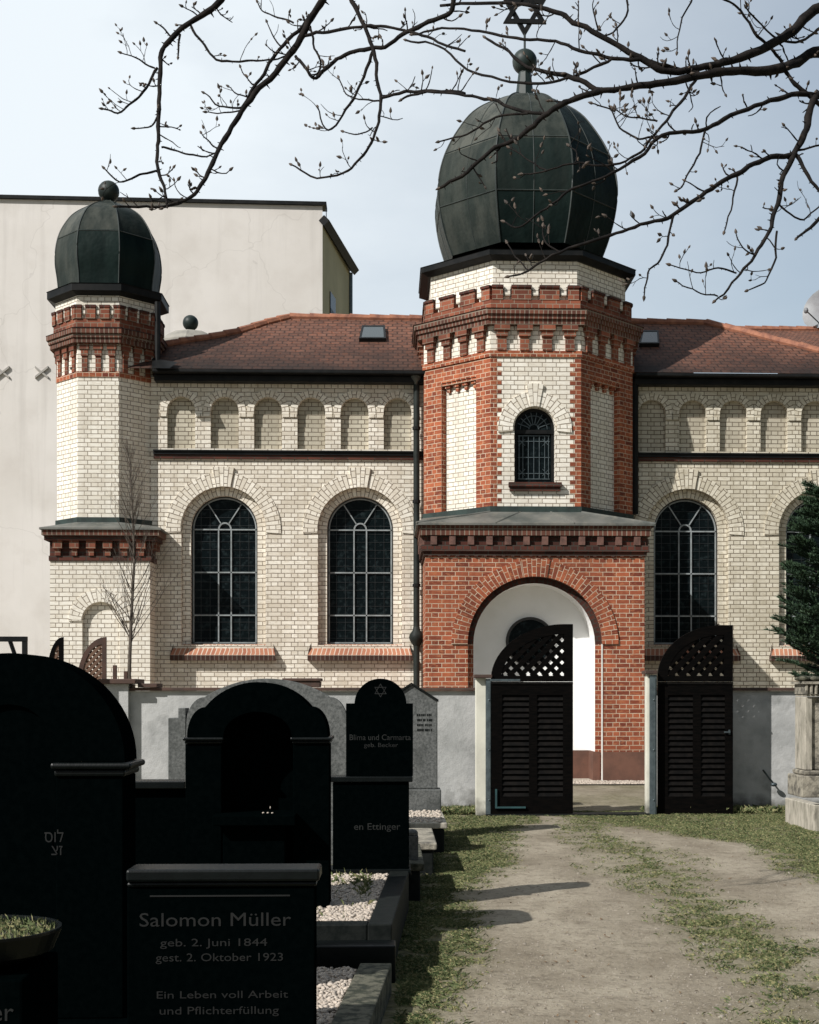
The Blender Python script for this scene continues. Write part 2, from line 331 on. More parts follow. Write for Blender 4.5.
        for i in range(len(rings)-1):
            for k in range(n):
                q = (rings[i]+k, rings[i]+(k+1)%n, rings[i+1]+(k+1)%n, rings[i+1]+k)
                s.f.append(q); s.uv.append([(k/n, i), ((k+1)/n, i), ((k+1)/n, i+1), (k/n, i+1)])
        if cap:
            for b in (rings[0], rings[-1]):
                s.f.append(tuple(b+k for k in range(n))); s.uv.append([(0,0)]*n)
    def sphere(s, c, r, nu=16, nv=10, sc3=(1,1,1)):
        base = len(s.v)
        for j in range(nv+1):
            ph = math.pi*j/nv
            for i in range(nu):
                th = 2*math.pi*i/nu
                s.v.append((c[0]+r*sc3[0]*math.sin(ph)*math.cos(th), c[1]+r*sc3[1]*math.sin(ph)*math.sin(th), c[2]+r*sc3[2]*math.cos(ph)))
        for j in range(nv):
            for i in range(nu):
                s.f.append((base+j*nu+i, base+(j+1)*nu+i, base+(j+1)*nu+(i+1)%nu, base+j*nu+(i+1)%nu)); s.uv.append([(0,0)]*4)
    def lathe(s, c, prof, n=16):
        base = len(s.v)
        for r, z in prof:
            for i in range(n):
                th = 2*math.pi*i/n; s.v.append((c[0]+r*math.cos(th), c[1]+r*math.sin(th), z))
        for j in range(len(prof)-1):
            for i in range(n):
                s.f.append((base+j*n+i, base+j*n+(i+1)%n, base+(j+1)*n+(i+1)%n, base+(j+1)*n+i)); s.uv.append([(i/n,prof[j][1])]*4)
    def frust(s, p0, p1, z0, z1, caps=True):
        n = len(p0)
        for i in range(n):
            a, b, c, d = p0[i], p0[(i+1)%n], p1[(i+1)%n], p1[i]
            s.face([(a[0],a[1],z0),(b[0],b[1],z0),(c[0],c[1],z1),(d[0],d[1],z1)])
        if caps:
            s.face([(p[0],p[1],z0) for p in p0][::-1]); s.face([(p[0],p[1],z1) for p in p1])
    def build(s, name, m, parent=None, bevel=0, smooth=False, fix=True, kind=None):
        vs = np.array(s.v, dtype=float); lo, hi = vs.min(0), vs.max(0)
        c = Vector(((lo[0]+hi[0])/2, (lo[1]+hi[1])/2, lo[2]))
        me = bpy.data.meshes.new(name); me.from_pydata([tuple(x) for x in (vs-np.array(c))], [], s.f)
        ul = me.uv_layers.new(name='UVMap')
        ul.data.foreach_set('uv', [x for u in s.uv for p in u for x in p])
        bm = bmesh.new(); bm.from_mesh(me)
        if fix or bevel:
            bmesh.ops.remove_doubles(bm, verts=bm.verts, dist=1e-5)
            bmesh.ops.recalc_face_normals(bm, faces=bm.faces)
        bm.to_mesh(me); bm.free()
        if smooth:
            me.polygons.foreach_set('use_smooth', [True]*len(me.polygons))
        me.materials.append(m if not isinstance(m, str) else M[m])
        o = bpy.data.objects.new(name, me); COL.objects.link(o)
        if bevel:
            b = o.modifiers.new('bevel', 'BEVEL'); b.width = bevel; b.segments = 2; b.limit_method = 'ANGLE'; b.angle_limit = R(35); b.harden_normals = False
        put(o, c, parent)
        if kind: o['kind'] = kind
        return o
WL = {}
def put(o, c, parent=None):
    c = Vector(c); WL[o.name] = c
    if parent: o.parent = parent; o.location = c - WL[parent.name]
    else: o.location = c
def thing(name, label, cat, loc, group=None, kind=None):
    o = bpy.data.objects.new(name, None); COL.objects.link(o); put(o, loc); o.empty_display_size = .3
    return tag(o, label, cat, group, kind)
def tag(o, label=None, cat=None, group=None, kind=None):
    if label: o['label'] = label
    if cat: o['category'] = cat
    if group: o['group'] = group
    if kind: o['kind'] = kind
    return o
def arch(cu, cz, r, zb, n=24):
    return [(cu-r, zb)] + [(cu-r*math.cos(math.pi*i/n), cz+r*math.sin(math.pi*i/n)) for i in range(n+1)] + [(cu+r, zb)]
def flat(Y): return lambda u, z, o=0: (u, Y-o, z)
def facet(p0, p1):
    d = Vector((p1[0]-p0[0], p1[1]-p0[1])); ln = d.length; d.normalize(); n = Vector((d.y, -d.x))
    f = lambda u, z, o=0: (p0[0]+d.x*u+n.x*o, p0[1]+d.y*u+n.y*o, z)
    return f, ln
def inscription(text, size, x, z, Y, parent, m='ink', align='CENTER', width=None, name='inscription'):
    cu = bpy.data.curves.new('txt', 'FONT'); cu.body = text; cu.size = size; cu.extrude = .0008; cu.align_x = align; cu.resolution_u = 3
    ob = bpy.data.objects.new('txt', cu); COL.objects.link(ob)
    dg = bpy.context.evaluated_depsgraph_get(); me = bpy.data.meshes.new_from_object(ob.evaluated_get(dg))
    bpy.data.objects.remove(ob); bpy.data.curves.remove(cu)
    if not len(me.vertices): return None
    vs = np.array([v.co[:] for v in me.vertices])
    if width: vs[:, 0] *= width / max(1e-6, np.ptp(vs[:, 0]))
    me.vertices.foreach_set('co', np.column_stack((vs[:, 0], -vs[:, 2], vs[:, 1])).ravel()); me.update()
    me.materials.append(M[m]); me.name = name
    o = bpy.data.objects.new(name, me); COL.objects.link(o); put(o, (x, Y-.0015, z), parent); return o

# =================================================================== BUILDING
YP, YW = 24.9, 26.9
zl = lambda y: PZ(y, YW, 285); zr = lambda y: PZ(y, YW, 730); zp = lambda y: PZ(y, YP, 535)
FW = flat(YW)
bld = thing('brick_chapel', 'cream and red brick chapel with dark domed towers and tiled roof behind the cemetery wall', 'building', (PX(535,YP), YP, 0))
XL, XT0, XT1, XR = PX(74, YW), PX(430, YW), PX(632, YW), 9.9

def window_leaded(cx, r, zs, zb, fr, parent, depth=.24):
    """arched window: dark frame, pane, pale glazing bars"""
    wn = MB(); lo = arch(cx, zs, r, zb); li = arch(cx, zs, r-.035, zb+.045)
    # frame ring
    fb = MB()
    for i in range(len(lo)-1):
        fb.face([fr(*lo[i],-depth+.03), fr(*lo[i+1],-depth+.03), fr(*li[i+1],-depth+.03), fr(*li[i],-depth+.03)])
    fb.face([fr(*lo[0],-depth+.03), fr(*li[0],-depth+.03), fr(*li[-1],-depth+.03), fr(*lo[-1],-depth+.03)])
    fb.reveal(fr, li, -depth+.03, -depth)
    win = fb.build('window', 'dark_frame', parent, fix=False)
    g = MB(); g.panel(fr, lo, [], -depth); g.build('pane', 'glass', win, fix=False)
    b = MB(); o0, o1 = -depth+.004, -depth+.035; t = .0125
    H = zs - zb
    for k in (0, 1/3.05, 2/3.05*.93+.02):
        z = zs - H*.375*0
    for z in (zs, zs-H*.37, zs-H*.74, zb+.05): b.fbox(fr, cx-r+.03, cx+r-.03, z-t, z+t, o0, o1)
    for x in (cx-r*.19, cx+r*.19): b.fbox(fr, x-t, x+t, zb+.05, zs-t, o0, o1)
    b.ring(fr, cx, zs+t, .10, .13, o0, o1, 0, 180, 12)
    for a in (57, 123):
        c, s_ = math.cos(R(a)), math.sin(R(a)); p0 = (cx+c*.13, zs+s_*.13); p1 = (cx+c*(r-.03), zs+s_*(r-.03))
        q = [(p0[0]-s_*t*.8, p0[1]+c*t*.8), (p0[0]+s_*t*.8, p0[1]-c*t*.8), (p1[0]+s_*t*.8, p1[1]-c*t*.8), (p1[0]-s_*t*.8, p1[1]+c*t*.8)]
        b.prism(fr, q, o0, o1)
    # outer rim line
    b.ring(fr, cx, zs, r-.05, r-.028, o0, o1, 0, 180, 24)
    for sg in (-1, 1): b.fbox(fr, min(cx+sg*(r-.05), cx+sg*(r-.028)), max(cx+sg*(r-.05), cx+sg*(r-.028)), zb+.05, zs, o0, o1)
    b.build('glazing_bar', 'lead_bar', win)
    fbz = MB()  # fine lead cames
    tt = .0035
    k = zb+.14
    while k < zs+r*.8:
        hw = (r-.05) if k < zs else math.sqrt(max(0, (r-.05)**2-(k-zs)**2))
        fbz.fbox(fr, cx-hw, cx+hw, k-tt, k+tt, -depth+.003, -depth+.010); k += .155
    for x in (-.72, -.45, .45, .72):
        hz = math.sqrt(max(0, (r-.05)**2-(x*r)**2)); fbz.fbox(fr, cx+x*r-tt, cx+x*r+tt, zb+.05, zs+hz, -depth+.003, -depth+.0095)
    fbz.build('lead_came', 'fine_bar', win)
    return win

def sill(cx, hw, z_top, z_bot, fr, parent):
    """sloping red brick sill with a dark header course"""
    d0, d1 = -.10, .16; zm = z_bot + .10
    s = MB(); s.face([fr(cx-hw+.05, z_top, d0), fr(cx+hw-.05, z_top, d0), fr(cx+hw, zm, d1), fr(cx-hw, zm, d1)], [(0,0),(2*hw,0),(2*hw,.24),(0,.24)])
    so = s.build('sill', 'sill_brick', parent, fix=False)
    s = MB(); s.face([fr(cx-hw,zm,d1), fr(cx+hw,zm,d1), fr(cx+hw,z_bot,d1-.01), fr(cx-hw,z_bot,d1-.01)], [(0,.02),(2*hw,.02),(2*hw,.12),(0,.12)])
    s.face([fr(cx-hw,z_bot,d1-.01), fr(cx+hw,z_bot,d1-.01), fr(cx+hw,z_bot,0), fr(cx-hw,z_bot,0)])
    for sg in (-1, 1): s.face([fr(cx+sg*(hw-.05), z_top, 0), fr(cx+sg*hw, zm, d1), fr(cx+sg*hw, z_bot, d1-.01), fr(cx+sg*hw, z_bot, 0)])
    s.build('sill_edge', 'header_dark', so, fix=False)

def blind_niche(mb_wall, mb_orn, fr, cx, hw, zs, zb, dep=.10, infill=None):
    lo = arch(cx, zs, hw, zb, 14)
    infill.panel(fr, lo, [], -dep); mb_wall.reveal(fr, lo, 0, -dep); mb_wall.face([fr(*lo[0],0), fr(*lo[-1],0), fr(*lo[-1],-dep), fr(*lo[0],-dep)])
    mb_orn.ring(fr, cx, zs, hw+.004, hw+.137, -.01, .02, -12, 192, 18)

def wing(x0, x1, zf, niches, windows, rniche, name_zs, win_r, dat, cm='cream'):
    zs, zb, z_w, z_wb, ztop, zband0, zband1, zns, znb = dat
    R1 = win_r + .165
    holes = [arch(c, z_w, R1, z_wb) for c in windows] + [arch(c, zns, rniche, znb, 14) for c in niches]
    wl = MB(); orn = MB()
    wl.panel(FW, [(x0, -.1), (x1, -.1), (x1, ztop), (x0, ztop)], holes, 0)
    for c in windows:
        wl.reveal(FW, arch(c, z_w, R1, z_wb), 0, -.11)
        wl.band(FW, c, z_w, R1, win_r, z_wb, -.11)
        wl.reveal(FW, arch(c, z_w, win_r, z_wb), -.11, -.27)
        orn.ring(FW, c, z_w-.02, R1+.012, R1+.29, -.01, .022, -4, 184, 44)
        orn.ring(FW, c, z_w-.02, R1+.010, R1+.39, -.01, .05, 80, 100, 6)
    infills = []
    for c in niches:
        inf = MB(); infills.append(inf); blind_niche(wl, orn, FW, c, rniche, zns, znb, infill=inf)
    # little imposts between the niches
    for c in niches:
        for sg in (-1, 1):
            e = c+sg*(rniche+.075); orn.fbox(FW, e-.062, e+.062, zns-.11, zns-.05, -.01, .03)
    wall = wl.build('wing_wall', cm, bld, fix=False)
    for inf in infills: inf.build('niche_infill', 'cream_infill', wall, fix=False)
    orn.build('arch_moulding', cm, wall)
    for c in windows:
        window_leaded(c, win_r, z_w, z_wb, FW, bld, .26)
        sill(c, win_r+.36, z_wb+.02, z_wb-.30, FW, bld)
    x0 = max(x0, PX(154, YW)) if x0 < 0 else x0
    b = MB(); b.fbox(FW, x0, x1, zband0, zband1, -.02, .08); b.fbox(FW, x0, x1, zband1, zband1+.025, -.02, .11)
    b.build('string_course', 'black_metal', bld)
    h = MB(); h.fbox(FW, x0, x1, zband0-.075, zband0-.003, -.02, .05); h.build('header_course', 'red_dark', bld)
    return wall
lwin = [PX(223.5, YW), PX(360, YW)]
rn = PX(195,YW)-PX(181,YW); rw = (PX(257.5,YW)-PX(190.5,YW))/2
dl = (0, 0, zl(528.5), zl(645), zl(378), zl(455.5), zl(452.5), zl(411.5), zl(449))
wing(XL, XT0, zl, [PX(x,YW) for x in (181.2,224.7,268,311.3,354.6,397.6)], lwin, rn, 0, rw, dl)
dr = (0, 0, dl[2], dl[3], dl[4], dl[5], dl[6], dl[7], dl[8])
rx = [PX(652+40.7*i, YW) for i in range(6)]
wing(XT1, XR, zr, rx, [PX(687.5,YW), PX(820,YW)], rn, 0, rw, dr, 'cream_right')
# side and rear walls
sw = MB()
YB = 30.4
ze = dl[4]
sw.face([(XL,YW,-.1),(XL,YB,-.1),(XL,YB,ze),(XL,YW,ze)]); sw.face([(XR,YW,-.1),(XR,YB,-.1),(XR,YB,ze),(XR,YW,ze)]); sw.face([(XL,YB,-.1),(XR,YB,-.1),(XR,YB,ze),(XL,YB,ze)])
sw.build('outer_wall', 'cream', bld)
# wall between wings behind the tower
# gutters
for x0, x1, nm in ((PX(156,YW), XT0, 0), (XT1, XR+.3, 1)):
    g = MB(); g.fbox(FW, x0, x1, ze-.12, ze+.0, .0, .24)
    g.fbox(FW, x0, x1, ze+.003, ze+.065, -.1, .42)
    g.build('gutter', 'black_metal', bld, bevel=.015)
# roof -------------------------------------------------------------
ZE = ze + .07; YE = YW - .42
RT = (PZ(317.5, 1, 350)-EYE)  # per metre depth slope of the ridge line
# pick the ridge at depth YRG on a plane of given pitch
YRG = 29.3
ZRG = P(350, 317.5, YRG)[2]
MROOF = (ZRG-ZE)/(YRG-YE)
def on_roof(px, py):
    r = ray(px, py); # EYE + r2 t = ZE + m (r1 t - YE)
    t = (ZE - MROOF*YE - EYE)/(r[2]-MROOF*r[1]); return (r[0]*t, r[1]*t, EYE+r[2]*t)
def roof_uv(p): return (p[0], (p[1]-YE)*math.sqrt(1+MROOF**2))
rf = MB()
lp = [(XL, YE, ZE)] + [on_roof(*q) for q in ((150,349),(180,342.5),(210,338),(239,332),(266,323.5),(290,317.5))]
rp = [on_roof(*q) for q in ((706,323.5),(743,332),(780,342),(819,351.5),(870,363))] + [(XR+.4, YE, ZE)]
pts = lp + rp
import mathutils
loops = [[Vector((p[0], p[1], 0)) for p in pts]]
for t in tessellate_polygon(loops):
    q = [pts[i] for i in t]; rf.face(q, [roof_uv(p) for p in q])
# hip ends: fall away behind
for side, l, xe in ((-1, lp, XL), (1, rp[::-1], XR+.4)):
    e = [(xe, p[1]+ (0 if i==0 else .4*i), ZE) for i, p in enumerate(l)]
    for i in range(len(l)-1):
        a, b, c, d = l[i], l[i+1], e[i+1], e[i]
        if i == 0: rf.face([a, b, c], [(p[1], abs(p[0]-xe)*1.3) for p in (a,b,c)])
        else: rf.face([a, b, c, d], [(p[1], abs(p[0]-xe)*1.3) for p in (a,b,c,d)])
rf.face([lp[-1], rp[0], (rp[0][0], YB+1.3, ZE), (lp[-1][0], YB+1.3, ZE)])
rf.face([lp[-1], (lp[-1][0], YB+1.3, ZE), (XL, YB+1.3, ZE)]+[(XL, lp[-1][1]+2.4, ZE)])
eave_moss(M['tile'], ZE-.1, ZE+1.15)
roof = rf.build('roof', 'tile', bld, fix=False)
rg = MB()
def ridge_line(mb, line, r=.09):
    for a, b in zip(line[:-1], line[1:]):
        a, b = Vector(a), Vector(b); n = max(1, round((b-a).length/.42))
        for i in range(n):
            p, q = a.lerp(b, i/n), a.lerp(b, (i+1.06)/n); mb.tube([p, q], [r*1.12, r*.9], 8)
ridge_line(rg, lp[1:]+rp[:1] + rp[1:-1]); rg.build('ridge', 'ridge', roof, fix=False)
# rear roof seen beyond the right hip
rr = MB(); a = P(728, 329.5, 33.0); b = P(1000, 331, 33.0)
rr.face([a, b, (b[0], 29.5, a[2]-1.6), (a[0]-.3, 29.5, a[2]-1.6)], [(0,5),(12,5),(12,0),(0,0)])
rrf = rr.build('roof', 'tile', bld, fix=False); r2 = MB(); ridge_line(r2, [a, b]); r2.build('ridge', 'ridge', rrf, fix=False)
# roof underside rows of dark tiles lower edge
# skylights
for (xa, xb, ya, yb) in ((359, 386, 329, 342), (639, 659, 334, 347)):
    a, b, c, d = on_roof(xa+3, ya), on_roof(xb-1, ya), on_roof(xb, yb), on_roof(xa, yb)
    up = Vector((0, -MROOF, 1)).normalized()*.08
    s = MB(); low = [Vector(p) for p in (a,b,c,d)]; top = [p+up for p in low]
    for i in range(4): s.face([low[i], low[(i+1)%4], top[(i+1)%4], top[i]])
    cc = sum(top, Vector())/4; inn = [cc+(p-cc)*.84 for p in top]
    for i in range(4): s.face([top[i], top[(i+1)%4], inn[(i+1)%4], inn[i]])
    so = s.build('skylight', 'black_metal', bld, fix=False)
    s = MB(); s.face([p-up*.1 for p in inn]); s.build('pane', simple('skylight_glass', (.05,.065,.07), rough=.2, spec=.3), so, fix=False)
# valley flashing beside the turret
s = MB(); a, b, c = on_roof(153, 362), on_roof(178, 366), on_roof(170, 372)
s.face([Vector(a)+Vector((0,-.05,.06)), Vector(b)+Vector((0,-.05,.06)), Vector(c)+Vector((0,-.05,.06)), Vector(on_roof(152,372))+Vector((0,-.05,.06))]); s.build('flashing', 'black_metal', bld, fix=False)
# drainpipes
for px, yb, bulb in ((416.5, 690, 1), (634.5, 515, 0)):
    x = PX(px, YW-.15); d = MB(); z1 = ze-.05; z0 = PZ(yb, YW, px) if yb < 600 else 0
    d.tube([(x,YW-.15,z0),(x,YW-.15,z1)], .062 if bulb else .075, 10)
    dp = d.build('drainpipe', 'pipe' if bulb else 'black_metal', bld, smooth=False, fix=False)
    if bulb:
        q = MB(); zc = PZ(638, YW, px)
        q.lathe((x,YW-.15), [(.05,zc+.26),(.075,zc+.14),(.13,zc+.07),(.145,zc),(.12,zc-.07),(.06,zc-.16)], 14); q.build('rain_hopper', 'pipe', dp, smooth=True, fix=False)
        q = MB()
        for zz in (zc+1.0, zc+2.6, zc+4.0): q.lathe((x,YW-.15), [(.06,zz-.03),(.078,zz-.03),(.078,zz+.03),(.06,zz+.03)], 10)
        q.build('pipe_clip', 'black_metal', dp, fix=False)
        q = MB(); q.lathe((PX(416,YW-.2), YW-.2), [(.02,z1-.1),(.09,z1+.0),(.14,z1+.13)], 12); q.build('outlet', 'lead', dp, fix=False)

# --------------------------------------------------------- portal block
FP = flat(YP); x0, x1 = PX(425.5, YP), PX(644.5, YP); cx = PX(535, YP)
m1 = F/YP
zs = zp(644); RO, RI, RV = 84/m1, 67.5/m1, 61.5/m1
ztp = zp(545)
pb = MB()
pb.panel(FP, [(x0,-.1),(x1,-.1),(x1,ztp),(x0,ztp)], [arch(cx, zs, RI, -.09)], 0)
jl = arch(cx, zs, RI, -.09); jv = arch(cx, zs, RV, -.09)
for q_ in (0, len(jl)-2):
    pb.reveal(FP, jl[q_:q_+2], 0, -.13); a_, b_, c_, d_ = jl[q_], jl[q_+1], jv[q_+1], jv[q_]; pb.face([FP(*a_,-.13), FP(*b_,-.13), FP(*c_,-.13), FP(*d_,-.13)])
pb.face([(x0,YP,-.1),(x0,YW,-.1),(x0,YW,ztp),(x0,YP,ztp)]); pb.face([(x1,YP,-.1),(x1,YW,-.1),(x1,YW,ztp),(x1,YP,ztp)])
portal = pb.build('portal', 'red', bld, fix=False)
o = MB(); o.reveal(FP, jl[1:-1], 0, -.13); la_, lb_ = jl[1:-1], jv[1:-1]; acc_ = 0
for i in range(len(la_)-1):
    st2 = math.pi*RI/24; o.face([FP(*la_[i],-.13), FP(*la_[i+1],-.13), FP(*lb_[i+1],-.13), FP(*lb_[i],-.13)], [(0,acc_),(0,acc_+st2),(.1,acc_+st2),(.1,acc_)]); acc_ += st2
o.build('arch_soffit', 'red_dark', portal, fix=False)  # dark brick paints the shade under the arch; jambs stay red
o = MB(); o.ring(FP, cx, zs, RI+.004, RO, -.01, .03, 0, 180, 60); o.ring(FP, cx, zs, RI+.002, RO+.025, -.01, .05, 80, 100, 8)
o.build('arch_moulding', 'red', portal)
ni = MB(); DN = .75
ni.reveal(FP, arch(cx, zs, RV, -.09, 40), -.131, -DN); ni.panel(FP, arch(cx, zs, RV, -.09, 40), [], -DN)
ni.build('porch_lining', 'white', portal, fix=False, smooth=False)
# right jamb bead lines
jb = MB(); zpl = zp(752)
for sg in (1,):
    jb.fbox(FP, cx+sg*RI-.012+.0, cx+sg*RI+.012, 0, zs, -.01, .012)
jb.build('jamb_joint', 'white_band', portal)
pl = MB(); pl.fbox(FP, x0-.02, cx-RI-.012, -.1, zpl, -.02, .035); pl.fbox(FP, cx+RI+.015, x1+.02, -.1, zpl, -.02, .035)
pl.fbox(FP, cx+RV-.02, cx+RI-.02, -.1, zpl, -.14, -.10); pl.fbox(FP, cx-RI+.02, cx-RV+.02, -.1, zpl, -.14, -.10)
pl.fbox(FP, cx-RV, cx+RV, -.1, zpl, -DN, -DN+.03)
for sg in (-1, 1): pl.fbox(FP, min(cx+sg*RV, cx+sg*(RV-.03)), max(cx+sg*RV, cx+sg*(RV-.03)), -.1, zpl, -DN+.03, -.14)
pl.build('plinth', 'dado', portal)
# round window above the inner door
YN = YP+DN; xo = PX(530, YN); zo = PZ(641.5, YN, 530); ro = 24.5/(F/YN)
FN = flat(YN)
q = MB(); q.ring(FN, xo, zo, ro-.05, ro, .0, .05, 0, 360, 40); oc = q.build('round_window', 'dark_frame', portal)
q = MB(); q.panel(FN, [(xo+(ro-.04)*math.cos(t*math.pi/20), zo+(ro-.04)*math.sin(t*math.pi/20)) for t in range(40)], [], .012); q.build('pane', 'glass', oc, fix=False)
# inner double door
dz = PZ(690, YN, 530); q = MB(); q.fbox(FN, xo-.62, xo+.62, 0, dz, .031, .07)
for sx_ in (-1, 1):
    for za, zb_ in ((.2, 1.0), (1.1, dz-.15)):
        q.fbox(FN, xo+sx_*.31-.2, xo+sx_*.31+.2, za, zb_, .07, .085)
q.build('door', 'brownwood', portal, bevel=.006)
# portal cornice : header course, dentils, corbel steps
Zt = zp(527)
def slab(mb, e, z0, z1):
    mb.box(x0-e, x1+e, YP-e, YW, z0, z1)
c = MB(); slab(c, .10, zp(536), zp(528)); slab(c, .13, zp(528)+.002, Zt+.01); co = c.build('cornice', 'header', portal)
c = MB(); slab(c, .02, zp(536.5)-.16, zp(536)-.003); slab(c, .075, zp(549)-.05, zp(545.5)); slab(c, .035, zp(549)-.12, zp(549)-.053); c.build('corbel_course', 'red_dark', portal)
n = 12; MDN = simple('pinkish_dentil_brick', (.17,.085,.065), (.08,.04,.03), scale=9, bs=.3)
for i in range(n):
    u = x0-.02+(x1-x0+.04)*(i+.5)/n; c = MB(); c.box(u-.055, u+.055, YP-.095, YP-.02, zp(545.5)+.003, zp(537)-.0); c.build('dentil', MDN, portal)
for i in range(6):
    y = YP+.2+i*.3
    for xx in (x0-.095, x1+.02): c = MB(); c.box(xx, xx+.075, y-.05, y+.05, zp(545.5)+.003, zp(537)); c.build('dentil', MDN, portal)
c = MB()  # small square recesses row under the cornice
n = 24
for i in range(n):
    u = x0+(x1-x0)*(i+.5)/n; c.box(u-.03, u+.03, YP-.034, YP-.001, zp(557), zp(552.5))
c.build('tooth_course', 'red_dark', portal)

# --------------------------------------------------------- octagonal towers
def offset_poly(pts, e):
    n = len(pts); out = []
    for i in range(n):
        p0, p1, p2 = Vector(pts[i-1]), Vector(pts[i]), Vector(pts[(i+1)%n])
        d0 = (p1-p0).normalized(); d1 = (p2-p1).normalized(); n0 = Vector((d0.y,-d0.x)); n1 = Vector((d1.y,-d1.x))
        b = (n0+n1); k = e/ max(.2, 1+n0.dot(n1)); out.append((p1.x+b.x*k, p1.y+b.y*k))
    return out
def octo(xf0, xf1, xo0, xo1, yf, yo, hd):
    yb = yf+2*hd; yo2 = yb-(yo-yf)
    # counter-clockwise seen from above starting front-left : outward normal = (d.y,-d.x)
    return [(xf0,yf),(xf1,yf),(xo1,yo),(xo1,yo2),(xf1,yb),(xf0,yb),(xo0,yo2),(xo0,yo)]
def facets(poly, e=0):
    p = offset_poly(poly, e); out = []
    for i in (7, 0, 1, 2, 6):     # left-front, front, right-front, right side, left side
        out.append(facet(p[i], p[(i+1)%8]))
    return out
def dome(parent, poly, prof, hz, z_of, name='dome', seamr=.02, midseam=True):
    cx_ = sum(p[0] for p in poly)/8; cy_ = sum(p[1] for p in poly)/8
    # interpolate profile smoothly
    n = 36; zz = np.array([p[1] for p in prof]); ss = np.array([p[0] for p in prof])
    tt = np.linspace(0, 1, len(prof)); ts = np.linspace(0, 1, n)
    def cub(a):
        out = []
        for t in ts:
            x = t*(len(a)-1); i = min(int(x), len(a)-2); f = x-i
            p0, p1, p2, p3 = a[max(i-1,0)], a[i], a[i+1], a[min(i+2,len(a)-1)]
            out.append(.5*((2*p1)+(-p0+p2)*f+(2*p0-5*p1+4*p2-p3)*f*f+(-p0+3*p1-3*p2+p3)*f**3))
        return out
    S, Z = cub(ss), cub(zz)
    ring = lambda s, e=0: [(cx_+(p[0]-cx_)*s, cy_+(p[1]-cy_)*s) for p in poly]
    m = MB()
    for i in range(n-1):
        m.frust(ring(S[i]), ring(S[i+1]), Z[i], Z[i+1], caps=False)
    m.face([(p[0],p[1],Z[-1]) for p in ring(S[-1])])
    d = m.build(name, 'dome', parent)
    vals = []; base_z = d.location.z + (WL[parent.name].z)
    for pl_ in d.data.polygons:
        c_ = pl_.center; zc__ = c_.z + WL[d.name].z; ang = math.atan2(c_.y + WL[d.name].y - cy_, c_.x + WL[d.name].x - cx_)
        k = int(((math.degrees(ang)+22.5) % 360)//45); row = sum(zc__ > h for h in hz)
        v_ = {6: .10, 5: .50, 4: .55, 7: .0, 0: .0}.get(k, .3)  # sun-side facets painted lighter, front and right ones left near black
        if row == len(hz): v_ = min(1, v_ + (.50 if k != 7 else .22))  # topmost sheets paler from oxidation
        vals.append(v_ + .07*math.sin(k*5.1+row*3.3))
    at_ = d.data.attributes.new('patina_and_light', 'FLOAT', 'FACE'); at_.data.foreach_set('value', vals)
    # smooth along the meridian, crisp along the ridges
    me = d.data; me.polygons.foreach_set('use_smooth', [True]*len(me.polygons))
    bm = bmesh.new(); bm.from_mesh(me)
    for e_ in bm.edges:
        v = (e_.verts[0].co-e_.verts[1].co)
        if len(e_.link_faces) == 2:
            n0, n1 = e_.link_faces[0].normal, e_.link_faces[1].normal
            if n0.angle(n1, 0) > R(20): e_.smooth = False
    bm.to_mesh(me); bm.free()
    s = MB()
    for k in range(8):
        s.tube([(*ring(S[i]*1.003)[k], Z[i]) for i in range(n)], seamr, 5)
        if midseam:
            line = []
            for i in range(n):
                r_ = ring(S[i]*1.0015); a_, b_ = r_[k], r_[(k+1)%8]; line.append(((a_[0]+b_[0])/2, (a_[1]+b_[1])/2, Z[i]))
            s.tube(line, seamr*.55, 4)
    for z in hz:
        sv = float(np.interp(z, Z, S)); r_ = ring(sv*1.003); s.tube([(*p, z) for p in r_]+[(*r_[0], z)], seamr*.8, 4)
    s.build('seam', 'seam', d, fix=False)
    return d, cx_, cy_
